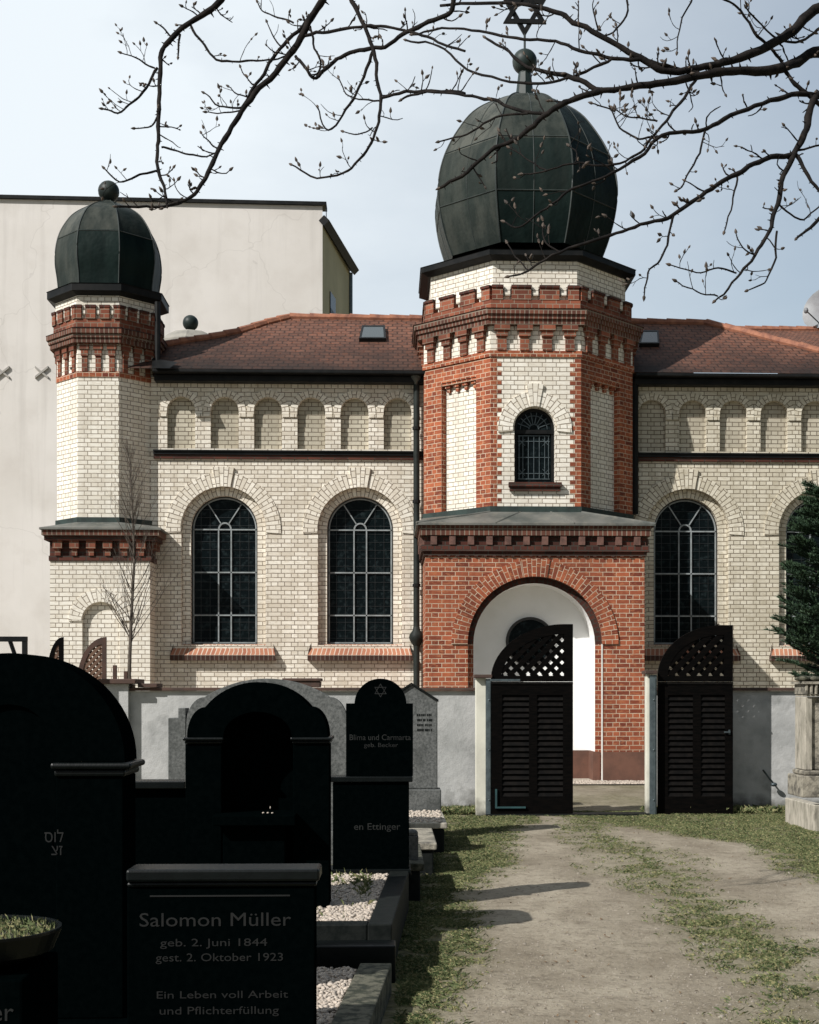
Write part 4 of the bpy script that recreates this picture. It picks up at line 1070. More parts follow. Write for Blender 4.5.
def lattice(mb, inside, x0, x1, z0, z1, Y, step, wd, th):
    """diagonal laths clipped to inside(x,z)"""
    for dirn, yo in ((1, 0), (-1, th*1.05)):
        k = -(x1-x0) - (z1-z0)
        while k < (x1-x0)+(z1-z0):
            run = None; n = 80
            for i in range(n+1):
                x = x0+(x1-x0)*i/n; z = z0+k+dirn*(x-x0) if dirn == 1 else z1-k-(x-x0)
                ok = inside(x, z)
                if ok and run is None: run = (x, z)
                if (not ok or i == n) and run is not None:
                    a, b = run, (x, z)
                    if b[0]-a[0] > .01:
                        q = [(a[0]-wd*.5,a[1]+dirn*wd*.5),(a[0]+wd*.5,a[1]-dirn*wd*.5),(b[0]+wd*.5,b[1]-dirn*wd*.5),(b[0]-wd*.5,b[1]+dirn*wd*.5)]
                        mb.prism(flat(Y), q, -th-yo, -yo)
                    run = None
            k += step
def gate_leaf(name, label, pxh, pxf, py_hinge, py_mid, py_top, py_bot, Y, louv, m='gate', flip=1, lw=.044, group=None, pyb_l=797, arc_end=None):
    """hinge side at pxh (low), free side at pxf (tall)"""
    xh, xf = PX(pxh,Y), PX(pxf,Y); z = lambda y: PZ(y, Y, (pxh+pxf)/2); zb_ = z(py_bot); zm = z(py_mid); ztp_ = z(py_top); zh = z(py_hinge)
    t = thing(name, label, 'gate', ((xh+xf)/2, Y, 0), group)
    W = xf-xh; xa = xf - .10 if arc_end is None else PX(arc_end, Y)
    st_ = .115
    # outer arc outline (quarter ellipse)
    def arcp(a, inset=0): 
        rx_, rz_ = (xa-xh)-inset, (ztp_-zh)-inset
        return (xa-rx_*math.cos(a), zh+rz_*math.sin(a))
    n = 22
    outer = [(xh, zm)] + [arcp(math.pi/2*i/n) for i in range(n+1)] + [(xf, ztp_), (xf, zm)]
    inset = .13
    zin = zm+.075
    def inner_pt(a):
        p = arcp(a, inset); return p
    inner = []
    for i in range(n+1):
        p = inner_pt(math.pi/2*i/n)
        if p[1] > zin and p[0] < xf-st_: inner.append(p)
    inner = [(inner[0][0], zin)] + inner + [(xf-st_, inner[-1][1]), (xf-st_, zin)]
    v = MB(); v.prism(flat(Y), outer, -.045, 0, [inner]); top = v.build('arched_frame', m, t)
    v = MB(); rx_, rz_ = (xa-xh)-inset, (ztp_-zh)-inset
    ins = lambda x, zz_: (zz_ > zin-.01 and x < xf-st_+.01 and (x > xa or ((x-xa)/rx_)**2+((zz_-zh)/rz_)**2 < 1.03) and zz_ < zh+rz_)
    lattice(v, ins, inner[0][0]-.03, xf-st_+.03, zin-.03, ztp_, Y+.006, .148, lw, .015)
    v.build('lattice', m, t, fix=True)
    # lower panel with louvres
    if louv:
        v = MB(); holes = [[(PX(a,Y), z(pyb_l)), (PX(b,Y), z(pyb_l)), (PX(b,Y), z(695)), (PX(a,Y), z(695))] for a, b in louv]
        v.prism(flat(Y), [(xh,zb_),(xf,zb_),(xf,zm-.004),(xh,zm-.004)], -.05, 0, holes); v.build('panel_frame', m, t)
        for (a, b) in louv:
            v = MB(); A, B_ = PX(a,Y), PX(b,Y); zz0, zz1 = z(pyb_l), z(695); k = zz0; i = 0; sp_ = (zz1-zz0)/18
            while k < zz1-.01:
                q = [(A-.005,Y+.005+.0,k+.006),(B_+.005,Y+.005,k+.006),(B_+.005,Y+.04,k+sp_*.98),(A-.005,Y+.04,k+sp_*.98)]
                q2 = [(p[0],p[1]+.008,p[2]-.006) for p in q]
                v.face(q); v.face(q2); v.face([q[0],q[1],q2[1],q2[0]]); k += sp_
            v.face([(A-.02,Y+.048,zz0-.02),(B_+.02,Y+.048,zz0-.02),(B_+.02,Y+.048,zz1+.02),(A-.02,Y+.048,zz1+.02)])
            v.build('louvre', 'slat', t, fix=False)
        v = MB(); v.box(xh+.0, xf, Y-.012, Y-.002, zm-.035, zm-.012); v.build('rail', 'slat', t)
    else:
        v = MB(); v.box(xh, xf, Y, Y+.045, zb_, zm-.004); v.build('board_panel', m, t)
    return t, (xh, xf, zb_, zm, ztp_, zh)
YG = 18.15
g1, d1 = gate_leaf('wooden_gate_leaf', 'closed dark wooden gate leaf standing before the white arched porch', 491, 573, 680, 681.5, 624, 814, YG, ((502,529),(537,563)))
v = MB(); x, z = PX(496,YG), PZ(806.5,YG,500); v.box(x-.012, x+.012, YG-.03, YG-.004, z, PZ(789,YG,500)); v.box(x-.012, PX(525.5,YG), YG-.031, YG-.005, z-.022, z+.0); 
v.build('hinge', 'teal', g1)
v = MB(); z = PZ(680,YG,500); v.box(PX(490,YG), PX(520,YG), YG-.02, YG-.004, z-.015, z+.012); v.build('hinge', 'galv', g1)
YG2 = 18.25
g2, d2 = gate_leaf('wooden_gate_leaf', 'dark wooden gate leaf folded right back against the grey wall', 658, 733, 677, 681.5, 625, 814, YG2, ((668,693),(701,725)), arc_end=722, lw=.052)
v = MB(); x, z = PX(729,YG2), PZ(732,YG2,729); v.box(x-.07, x+.01, YG2-.035, YG2-.02, z-.01, z+.01); v.box(x-.01, x+.012, YG2-.02, YG2, z-.03, z+.03); v.build('handle', 'galv', g2)
# gate piers: cream rendered slab + galvanised post
for nm, xa, xb, xc, ptop, lab in (('gate_post', 476, 486, 492, 678, 'cream rendered gate post with a brown cap and steel channel left of the closed leaf'), ('gate_post', 647, 650, 657, 674, 'narrow white gate post with grey steel channel at the folded back leaf')):
    t = thing(nm, lab, 'gate post', (PX(xb,YG+.1), YG+.1, 0))
    v = MB(); v.box(PX(xa,YG+.05), PX(xb,YG+.05)-.003, YG+.05, YG+.22, -.1, PZ(ptop,YG,xa)); v.build('render_shaft', 'pierplaster', t, bevel=.004)
    v = MB(); xq0, xq1 = PX(xb,YG), PX(xc,YG); v.box(xq0, xq1-.003, YG+.0, YG+.09, 0, PZ(ptop+1,YG,xa)); v.box(xq0+.02, xq1-.02, YG-.012, YG-.0, 0, PZ(ptop+4,YG,xa)); v.build('steel_channel', 'galv', t, bevel=.003)
    v = MB(); v.box(PX(xa-2,YG), PX(xc,YG)+.0, YG-.03, YG+.26, PZ(ptop,YG,xa)+.002, PZ(ptop-3.5,YG,xa)); v.build('cap', 'cap', t, bevel=.005)
    v = MB()
    for yy in (700, 750, 800): v.sphere((PX((xb+xc)/2,YG), YG-.014, PZ(yy,YG,xa)), .012, 8, 6)
    v.build('bolt', 'galv', t)
# threshold strip
v = MB(); v.box(PX(486,YG), PX(650,YG), YG-.05, YG+.25, -.02, .015); tag(v.build('threshold', 'kerb_black', bevel=.004), 'low dark stone threshold under the gate opening', 'threshold')
# thin rod bracket on right wall
v = MB(); v.tube([P(763,770,YC-.03), P(773,783,YC-.1)], .012, 6); v.sphere(P(774,784.5,YC-.1), .035, 10, 8, (1.3,1,.8))
tag(v.build('wall_hook', 'galv', smooth=True, fix=False), 'thin iron hook with round end on the grey wall right of the folded leaf', 'hook')
# old lattice gate leaves beyond pier
def small_leaf(xh, xf, yt, yb, Y, label, m):
    x0_, x1_ = PX(xh,Y), PX(xf,Y); z0_, z1_ = PZ(yb,Y,xh), PZ(yt,Y,xh); t = thing('lattice_gate_leaf', label, 'gate', ((x0_+x1_)/2,Y,0))
    rx_, rz_ = (x1_-x0_), z1_-z0_; n = 16
    outer = [(x0_,z0_)]+[(x1_-rx_*math.cos(math.pi/2*i/n), z0_+rz_*math.sin(math.pi/2*i/n)) for i in range(1,n+1)]+[(x1_,z0_)]
    k0 = .055; inner = [(x0_+k0*1.4,z0_+.01)]+[(x1_-k0-(rx_-2.2*k0)*math.cos(math.pi/2*i/n), z0_+.01+(rz_-2*k0)*math.sin(math.pi/2*i/n)) for i in range(1,n+1)]+[(x1_-k0,z0_+.01)]
    if x1_-x0_ > .2:
        v = MB(); v.prism(flat(Y), outer, -.05, 0, [inner]); v.build('arched_frame', m, t)
        v = MB(); lattice(v, lambda x, z: x0_+.02 < x < x1_-k0*.5 and z > z0_ and ((x-(x1_-k0))/(rx_-1.2*k0))**2+((z-z0_)/(rz_-k0*1.5))**2 < 1, x0_, x1_, z0_, z1_, Y+.01, .085, .03, .012); v.build('lattice', 'lathpale', t)
    else:
        v = MB(); v.prism(flat(Y), outer, -.05, 0); v.build('arched_frame', m, t)
    v = MB(); v.box(x0_, x1_, Y, Y+.05, .05, z0_-.003); v.build('board_panel', m, t)
    return t
M['lathpale'] = simple('pale_lath', (.17,.095,.06), (.10,.055,.035), scale=10)
small_leaf(77, 106, 637, 683, YC+.1, 'brown quarter round lattice gate leaf beside the old pier', 'brownwood')
small_leaf(47, 63, 637, 676, YC-.6, 'narrow dark curved gate leaf swung open left of the brown lattice leaf', 'gate')
# dark pipe frame at far left
fy_ = YC+.8; t = thing('pipe_frame', 'dark square metal frame sticking up behind the largest black tomb', 'frame', (PX(10,fy_),fy_,0))
v = MB(); z1 = PZ(638,fy_,10); x = [PX(a, fy_) for a in (-25, 25)]
v.box(x[0], x[1]+.03, fy_-.035, fy_+.035, z1-.05, z1+.02); v.box(x[1]-.035, x[1]+.03, fy_-.03, fy_+.03, 0, z1-.052); v.box(x[0]-.035, x[0]+.03, fy_-.03, fy_+.03, 0, z1-.052); v.build('frame', 'black_metal', t)
v = MB(); v.tube([(PX(10,fy_),fy_,z1-.04),(PX(16,fy_),fy_,PZ(658,fy_,16))], .03, 6); v.tube([(PX(16,fy_),fy_,PZ(658,fy_,16)),(x[1],fy_,.6)], .03, 6); v.build('brace', 'black_metal', t)

# =================================================================== GRAVES
def zY(py, Y, px=300): return PZ(py, Y, px)
# --- A : largest arched black tomb at the left edge
YA = 6.4; xc = PX(9, YA); zA_ = lambda y: zY(y, YA, 60); mA = F/YA
A = thing('arched_tomb', 'largest black granite tomb with wide round arch, cut by the left picture edge', 'tomb', (xc, YA+.2, 0))
rx_, rz_ = 114/mA, 108/mA; zs_ = zA_(762); n = 36
out = [(xc-rx_*math.cos(math.pi*i/n), zs_+rz_*math.sin(math.pi*i/n)) for i in range(n+1)]
inn = [(xc-(.22)*math.cos(math.pi*i/n), zs_+.26*math.sin(math.pi*i/n)) for i in range(n+1)]
v = MB(); v.prism(flat(YA), [out[0]]+out[1:-1]+[out[-1]]+inn[::-1], -.30, 0); v.build('arch_head', 'granite', A, bevel=.006)
v = MB(); v.box(xc-.26, xc+.26, YA+.02, YA+.28, 0, zs_+.3); v.build('tablet', 'granite', A)
for sg in (-1, 1):
    xa_, xb_ = (PX(56,YA), PX(123,YA)) if sg == 1 else (2*xc-PX(123,YA), 2*xc-PX(56,YA))
    v = MB(); v.box(xa_, xb_, YA-.0, YA+.32, .12, zA_(777)); v.build('pilaster', 'granite', A, bevel=.005)
    v = MB(); v.box(xa_-.02, xb_+.045, YA-.035, YA+.33, zA_(769), zA_(762.5)) ; v.box(xa_-.008, xb_+.015, YA-.015, YA+.34, zA_(777)+.002, zA_(769)-.002); v.build('capital', 'granite_top' if sg == 1 else 'granite', A, bevel=.012)
v = MB(); v.box(xc-.60, xc+.60, YA-.08, YA+.42, -.05, .118); v.build('base', 'granite', A, bevel=.008)
inscription('סול', .075, PX(54,YA), zA_(842), YA, A, 'ink', width=.085); inscription('צז', .07, PX(57,YA), zA_(855), YA, A, 'ink', width=.05)
# --- B : Müller slab
YB_ = 5.8; zB_ = lambda y: zY(y, YB_, 220)
B_ = thing('headstone', 'low wide black headstone with rounded top edge and five engraved lines of writing', 'headstone', (PX(222,YB_), YB_+.08, 0))
xa_, xb_ = PX(127,YB_), PX(315,YB_)
v = MB(); v.box(xa_, xb_, YB_, YB_+.14, .10, zB_(887)); v.build('slab', 'granite', B_, bevel=.006)
v = MB(); v.box(xa_-.0, PX(320,YB_), YB_-.03, YB_+.17, zB_(881), zB_(868.5)); v.box(xa_, xb_+.008, YB_-.012, YB_+.15, zB_(887)+.001, zB_(881)-.002); v.build('coping', 'granite_top', B_, bevel=.016)
v = MB(); v.box(xa_-.05, xb_+.05, YB_-.06, YB_+.2, -.05, .098); v.build('base', 'granite', B_, bevel=.006)
v = MB(); v.box(PX(150,YB_), PX(290,YB_), YB_-.003, YB_+.001, zB_(896.5), zB_(895)); v.build('groove', 'ink', B_)
for i, (tx, sz, py, wpx, cxp) in enumerate((('Salomon Müller', .080, 926, 150, 215), ('geb. 2. Juni 1844', .045, 946, 106, 214), ('gest. 2. Oktober 1923', .047, 961, 126, 220), ('Ein Leben voll Arbeit', .043, 998, 130, 222), ('und Pflichterfüllung', .045, 1014, 118, 219))):
    inscription(tx, sz, PX(cxp,YB_), zB_(py), YB_, B_, 'ink', width=wpx/(F/YB_))
# --- C : planter basin
YCc = 4.9; C_ = thing('planter_stone', 'black stone pedestal with a round planting bowl of green shoots at the lower left corner', 'planter', (PX(-10,YCc), YCc+.2, 0))
bx, bz = PX(-30, YCc+.1), zY(943, YCc, 20); zr_ = zY(936, YCc, 20)
v = MB(); v.box(PX(-160,YCc), PX(30,YCc), YCc-.1, YCc+.42, 0, zr_-.13); v.build('pedestal', 'granite', C_, bevel=.01)
rb = PX(60,YCc+.18)-bx
v = MB(); yy0 = YCc+.18; v.lathe((bx,yy0), [(rb*.55,zr_-.12),(rb*.9,zr_-.08),(rb,zr_-.01),(rb*1.0,zr_),(rb*.965,zr_),(rb*.95,zr_-.03),(rb*.8,zr_-.05),(0.01,zr_-.05)], 40); v.build('bowl', 'granite_top', C_, smooth=False, fix=False)
v = MB(); v.lathe((bx,yy0), [(rb*.94,zr_-.022),(.01,zr_-.018)], 30); v.build('soil', simple('dark_soil', (.03,.025,.018), (.05,.045,.03), scale=30, bs=.8), C_, fix=False)
def s_b():
    a, r = random.uniform(0,6.28), rb*.93*math.sqrt(random.random()); return bx+r*math.cos(a), yy0+r*math.sin(a), zr_-.024
o = blades('sprouts', None, 1500, s_b, .012, .035, .0018, 1.1, m='grass'); o.parent = C_; o.location = -WL[C_.name]; 
inscription('er', .09, PX(10,YCc), zY(1014,YCc,10), YCc-.1, C_, 'ink')
# --- F : front bed behind Müller slab
def bed(name, label, x0_, x1_, y0_, y1_, z1_, wk, m, peb=(.010,.018), npeb=900, cat='grave', hbase=-.05, sh=0):
    t = thing(name, label, cat, ((x0_+x1_)/2, (y0_+y1_)/2, 0))
    v = MB(); v.box(x1_-wk, x1_, y0_, y1_, hbase, z1_); v.shear(sh,y0_).build('kerb', m, t, bevel=.008)
    v = MB(); v.box(x0_, x0_+wk, y0_, y1_, hbase, z1_); v.shear(sh,y0_).build('kerb', m, t, bevel=.008)
    v = MB(); v.box(x0_+wk+.002, x1_-wk-.002, y0_, y0_+wk, hbase, z1_-.002); v.shear(sh,y0_).build('kerb', m, t, bevel=.008)
    v = MB(); zf = z1_-.035; v.face([(x0_+wk,y0_+wk,zf-.01),(x1_-wk,y0_+wk,zf-.01),(x1_-wk,y1_,zf-.01),(x0_+wk,y1_,zf-.01)]); v.shear(sh,y0_).build('bed_soil', simple('bed_soil', (.12,.10,.075), (.06,.05,.035), scale=30), t, fix=False)
    def sp_():
        yy = random.uniform(y0_+wk+.01, y1_-.01)
        return random.uniform(x0_+wk+.01, x1_-wk-.01)+sh*(yy-y0_), yy, zf+random.uniform(-.005,.014)
    if npeb: stones('pebbles', None, npeb, sp_, peb[0], peb[1], parent=t)
    return t, zf
xF1 = PX(384, 7.5)
tF, zF = bed('grave_bed', 'rough mossy kerbed grave bed of pale pebbles directly beside the lowest black headstone', -.95, -.095, 5.98, 7.5, .15, .17, 'mossstone', npeb=3800, peb=(.008,.015), sh=.075)
# --- E : bed with black kerb
xE1 = PX(392, 7.97); zE = zY(924, 7.97, 392)
tE, zEf = bed('grave_bed', 'black kerbed grave bed of white pebbles in front of the tall round topped headstone', -.86, xE1, 7.97, 10.35, zE, .14, 'kerb_black', npeb=6500, peb=(.009,.017), sh=.055)
v = MB(); v.box(-.9, xE1+.02, 7.78, 7.965, -.05, zY(945,7.8,380)-.0); v.build('plinth', 'granite_top', tE, bevel=.008)
def s_e():
    x = random.uniform(-.7, xE1-.15); y = random.uniform(9.7, 10.3) if random.random() < .8 else random.uniform(8.2, 10.3)
    if random.random() < .35: x = xE1-.16-abs(random.gauss(0,.03)); y = random.uniform(9.2, 10.2)
    return x, y, zEf
o = blades('weeds', None, 420, s_e, .02, .07, .0018, 1.1); o.parent = tE; o.location = -WL[tE.name]
def s_f():
    return random.uniform(-.8, -.1), random.uniform(6.1,7.4), zF-.01
o = blades('weeds', None, 400, s_f, .015, .04, .0016, .8); o.parent = tF; o.location = -WL[tF.name]
# --- E stone
YE_ = 10.42; mE = F/YE_; zE_ = lambda y: zY(y, YE_, 380)
E = thing('headstone', 'tall black headstone with round top, an engraved six pointed star and a square pedestal', 'headstone', (PX(378,YE_), YE_+.12, 0))
sx_a, sx_b = PX(346,YE_), PX(413,YE_); cxe = PX(380.5,YE_); re_ = 26/mE
loop = [(sx_a, zE_(776)), (sx_a, zE_(703.5)), (cxe-re_, zE_(703.5))] + [(cxe-re_*math.cos(math.pi*i/24), zE_(704)+re_*.98*math.sin(math.pi*i/24)) for i in range(1,24)] + [(cxe+re_, zE_(703.5)), (sx_b, zE_(703.5)), (sx_b, zE_(776))]
v = MB(); v.prism(flat(YE_), loop, -.13, 0); v.build('tablet', 'granite', E, bevel=.004)
v = MB(); v.box(PX(330,YE_), PX(412.5,YE_), YE_-.07, YE_+.2, zE_(781.5), zE_(776)-.001); v.build('ledge', 'granite_top', E, bevel=.006)
v = MB(); v.box(PX(333,YE_), PX(409,YE_), YE_-.05, YE_+.18, .1, zE_(782)-.0); v.build('pedestal', 'granite', E, bevel=.005)
v = MB(); v.box(PX(326,YE_), PX(411,YE_), YE_-.09, YE_+.2, zE_(874), zE_(868)); v.build('base', 'granite_top', E, bevel=.004)
v = MB(); r = 7/mE; zc = zE_(690.5)
for s0 in (90, 270):
    ps = [(cxe+r*math.cos(R(s0+120*i)), zc+r*math.sin(R(s0+120*i))) for i in range(3)]; pi_ = [(cxe+(a-cxe)*.84, zc+(b-zc)*.84) for a, b in ps]
    for i in range(3): j = (i+1)%3; v.prism(flat(YE_), [ps[i],ps[j],pi_[j],pi_[i]], -.001, .002 if s0 == 90 else .0028)
v.build('star', 'ink2', E)
inscription('Blima und Carmarta', .06, PX(380,YE_), zE_(740), YE_, E, 'ink2', width=61/mE); inscription('geb. Becker', .045, PX(381,YE_), zE_(747), YE_, E, 'ink2', width=34/mE)
inscription('en Ettinger', .07, PX(377,YE_), zE_(829), YE_-.05, E, 'ink2', width=46/mE)
# --- D : lobed tomb
YD = 8.75; mD = F/YD; zD = lambda y: zY(y, YD, 258); xcD = PX(257.5, YD)
D = thing('niche_tomb', 'black tomb with three lobed top, pilasters and a deep arched niche holding a planter shelf', 'tomb', (xcD, YD+.2, 0))
def lobed(cx_, m_, zf, hw, y_s, y_sh, y_top, hwc, n=18):
    """trefoil outline: hw half width, springing y_s, shoulder lobe up to y_sh, centre arc half width hwc"""
    zs_, zsh, ztp_ = zf(y_s), zf(y_sh), zf(y_top); L_ = []
    # left lobe : quarter ellipse up to shoulder
    lobe = [(cx_-hw+(hw-hwc)*(1-math.cos(a))*1.0, zs_+(zsh-zs_)*math.sin(a)) for a in [math.pi/2*i/8 for i in range(9)]]
    sag = (ztp_-zsh); rc = (hwc*hwc+sag*sag)/(2*sag); a0 = math.asin(min(1, hwc/rc)); zc_ = ztp_-rc
    arc = [(cx_+rc*math.sin(-a0+2*a0*i/n), zc_+rc*math.cos(-a0+2*a0*i/n)) for i in range(n+1)]
    left = lobe + arc[:n//2+1]; right = [(2*cx_-x, z) for x, z in left[:-1]][::-1]
    return left+right
lo = lobed(xcD, mD, zD, 70/mD, 737, 707, 682, 52/mD)
nich = arch(xcD-.0, zD(745), 34/mD, zD(744), 18)
nz = [( -34/mD+xcD, zD(735.5)), ] 
v = MB(); head = lo + [(xcD+34/mD, zD(737))] + [(xcD+34/mD*math.cos(math.pi*i/16), zD(737)+25/mD*math.sin(math.pi*i/16)) for i in range(1,16)] + [(xcD-34/mD, zD(737))]
v.prism(flat(YD), head, -.36, 0); v.build('arch_head', 'granite', D, bevel=.006)
v = MB(); v.box(xcD-60/mD, xcD+60/mD, YD+.26, YD+.35, 0, zD(712)); v.build('back_slab', 'granite', D)
for a, b in ((185.5, 221.5), (293, 329.5)):
    v = MB(); v.box(PX(a,YD), PX(b,YD), YD, YD+.25, .1, zD(744)); v.build('pilaster', 'granite', D, bevel=.005)
    v = MB(); e1 = 2.5/mD; v.box(PX(a,YD)-e1, PX(b,YD)+e1, YD-.03, YD+.38, zD(740.5), zD(737.2)); v.box(PX(a,YD)-.005, PX(b,YD)+.005, YD-.012, YD+.36, zD(744)+.002, zD(740.5)-.001); v.build('capital', 'granite_top', D, bevel=.008)
v = MB(); v.box(PX(216,YD), PX(297,YD), YD-.18, YD+.22, zD(823), zD(813)); v.build('shelf', 'granite', D, bevel=.006)
v = MB(); v.box(PX(223,YD)+.01, PX(286,YD), YD-.10, YD+.22, .1, zD(823)-.002); v.build('pedestal', 'granite', D, bevel=.005)
v = MB(); v.box(PX(180,YD), PX(335,YD), YD-.22, YD+.4, -.05, .098); v.build('base', 'granite', D)
v = MB()
for i in range(3):
    x = PX(264+i*4.5+random.uniform(-1,1),YD); v.sphere((x, YD-.1+random.uniform(-.03,.03), zD(811.5)), .007, 7, 5, (1.2,1,.7))
v.sphere((PX(271,YD), YD-.05, zD(807)), .006, 7, 6, (.7,.7,1.4))
sto = v.build('memorial_stones', 'pebble', smooth=True, fix=False); tag(sto, 'few small pale stones laid on the shelf inside the niche tomb', 'stones', kind='stuff')
# --- K : low black slab between A and D
YK = 9.3; v = MB(); zk = zY(781, YK, 160)
K = thing('low_headstone', 'low plain black slab with flat ledge between the two arched black tombs', 'headstone', (PX(158,YK), YK+.1, 0))
v.box(PX(120,YK), PX(186,YK), YK, YK+.14, 0, zk-.05); v.build('slab', 'granite', K, bevel=.004)
v = MB(); v.box(PX(116,YK), PX(186,YK), YK-.05, YK+.2, zk-.048, zk); v.build('ledge', 'granite_top', K, bevel=.006)
# --- G : grey lobed stone behind D
YGg = 13.2; mG = F/YGg; zG = lambda y: zY(y, YGg, 260); xg = PX(267, YGg)
Gs = thing('lobed_headstone', 'wide grey granite headstone with curved lobed top showing behind the niche tomb', 'headstone', (xg, YGg+.1, 0))
lo = lobed(xg, mG, zG, 80/mG, 724, 697, 678.5, 62/mG)
v = MB(); v.prism(flat(YGg), [(lo[0][0], .3)]+lo+[(lo[-1][0], .3)], -.22, 0); v.build('slab', 'greygranite', Gs, bevel=.01)
v = MB(); v.prism(flat(YGg), [(PX(168,YGg),.3),(PX(168,YGg),zG(718)),(PX(178,YGg),zG(718)),(PX(178,YGg),zG(708)),(PX(185.5,YGg),zG(708)),(PX(185.5,YGg),.3)], -.24, -.01)
v.build('side_step', 'greygranite', Gs, bevel=.006)
v = MB(); v.box(PX(164,YGg), PX(349,YGg), YGg-.08, YGg+.3, -.05, .298); v.build('base', 'greygranite', Gs, bevel=.01)
# --- H : peaked stone
YH = 15.4; mH = F/YH; zH = lambda y: zY(y, YH, 420)
H = thing('peaked_headstone', 'narrow weathered grey headstone with slanted peaked top right of the round topped black one', 'headstone', (PX(422,YH), YH+.1, 0))
xl2 = PX(385,YH); loop = [(xl2, zH(789)), (xl2, zH(702)), (PX(411.5,YH), zH(684.5)), (PX(437.5,YH), zH(701)), (PX(437.5,YH), zH(789))]
v = MB(); v.prism(flat(YH), loop, -.2, 0); v.build('slab', 'greygranite', H, bevel=.012)
loop = [(xl2-.0, zH(702)), (PX(411.5,YH), zH(684.5)), (PX(438.5,YH), zH(702)), (PX(438.5,YH), zH(699.5)), (PX(411.5,YH), zH(682.5)), (xl2, zH(700))]
v = MB(); v.prism(flat(YH), loop, -.23, .025); v.build('roof_moulding', 'kerb_black', H)
v = MB(); v.box(xl2-.03, PX(441,YH), YH-.06, YH+.28, .25, zH(789)-.002); v.build('base', 'greygranite', H, bevel=.012)
v = MB(); 
random.seed(3)
for r_ in range(4):
    for k in range(8):
        xx = PX(417+k*1.9+random.uniform(-.4,.4),YH); z_ = zH(715+r_*5); v.box(xx, xx+random.uniform(.008,.018), YH-.003, YH+.001, z_-.012, z_+.012)
v.build('worn_inscription', 'kerb_black', H)
# kerbs between the rows along the path
def kerbslab(xa, xb, ya, yb, z, m, label, peb=0):
    t = thing('grave_kerb', label, 'kerb', ((xa+xb)/2,(ya+yb)/2,0)); v = MB(); v.box(xa, xb-.03, ya+.03, yb, -.05, z-.062); v.build('block', 'kerb_black', t, bevel=.012); v = MB(); v.box(xa, xb, ya, yb, z-.06, z); v.build('slab', m, t, bevel=.012)  # block below the slab coloured dark to paint shade on its front
    if peb:
        stones('pebbles', None, peb, lambda: (random.uniform(xa+.02,xb-.03), random.uniform(ya+.03,yb-.03), z+random.uniform(0,.008)), .010, .02, parent=t)
    return t
kerbslab(-.5, PX(447,14.0), 13.9, 15.3, .30, 'palestone', 'pale pebble strewn slab below the peaked grey headstone', 900)
kerbslab(-.4, PX(437,12.3), 12.3, 13.7, .27, 'sandstone', 'weathered kerb slab just before the pebble strewn slab')
kerbslab(-.35, PX(424,10.8), 10.7, 12.1, .29, 'mossstone', 'mossy kerb slab beside the pedestal of the round topped black headstone')
v = MB(); v.box(PX(409,10.9), PX(412,10.9)+.05, 10.9, 11.0, 0, zY(836, 10.9, 410)); v.sphere((PX(412,10.9), 10.95, zY(834,10.9,410)), .05, 10, 7, (1,1,.7))
tag(v.build('grave_marker', 'greygranite', bevel=.005), 'tiny dark stone marker at the pedestal corner of the round topped headstone', 'marker')

# --- right monument
YM = 16.9; mM = F/YM; PXo = PX; PX = lambda px, Y: PXo(px+9, Y); zM = lambda y: zY(y, YM, 800); R_ = thing('sandstone_monument', 'weathered pale sandstone monument with carved top on stepped base at the right edge', 'monument', (PX(835,YM), YM+.3, 0))
v = MB(); v.box(PX(800,YM), PX(870,YM), YM+.03, YM+.4, zM(770), zM(697)); v.build('tablet', 'sandstone', R_, bevel=.01)
v = MB(); v.box(PX(796,YM), PX(803,YM), YM-.01, YM+.42, zM(770), zM(697)); v.build('side_post', 'palestone', R_, bevel=.008); v = MB(); v.box(PX(867,YM), PX(875,YM), YM-.01, YM+.42, zM(770), zM(697)); v.build('side_post', 'palestone', R_, bevel=.008)
v = MB(); v.box(PX(794,YM), PX(877,YM), YM-.05, YM+.46, zM(775), zM(770.5)); v.box(PX(790,YM), PX(881,YM), YM-.12, YM+.5, zM(797), zM(775.5)); v.build('step', 'sandstone', R_, bevel=.015)
v = MB(); v.box(PX(797,YM), PX(874,YM), YM-.03, YM+.44, zM(696.5), zM(694)); v.box(PX(793,YM), PX(878,YM), YM-.08, YM+.48, zM(684), zM(681.5))
for i in range(17): 
    x = PX(796.5+i*4.8, YM); v.tube([(x,YM-.04,zM(694)+.002),(x,YM-.05,zM(684)-.0)], .018, 6)
v.box(PX(796,YM), PX(875,YM), YM, YM+.44, zM(694)+.001, zM(684)-.001); v.build('cornice', 'sandstone', R_)
v = MB(); random.seed(5)
for i in range(26):
    x = PX(794+random.uniform(0,84), YM); v.sphere((x, YM+random.uniform(-.05,.3), zM(679.5+random.uniform(-2,1.5))), random.uniform(.03,.065), 8, 6, (1.4,1,.6))
v.build('carving', 'mossstone', R_, smooth=False); PX = PXo
t = thing('kerb_stone', 'pale streaked kerb stones edging the plot before the sandstone monument', 'kerb', (PX(800,17), 16.6, 0))
a = G(785, 822); b = G(814, 831)
for (p, q) in (((a[0], a[1]), (b[0], b[1])), ((b[0]+.012, b[1]), (b[0]+1.6, b[1]-.05))):
    p, q = Vector((*p,0)), Vector((*q,0)); d = (q-p).normalized(); nrm = Vector((-d.y, d.x, 0))*.14; h = .30
    v = MB(); v.frust([(p.x,p.y),(q.x,q.y),(q.x+nrm.x,q.y+nrm.y),(p.x+nrm.x,p.y+nrm.y)], [(p.x,p.y),(q.x,q.y),(q.x+nrm.x,q.y+nrm.y),(p.x+nrm.x,p.y+nrm.y)], -.05, h); v.build('stone', 'palestone', t, bevel=.012)
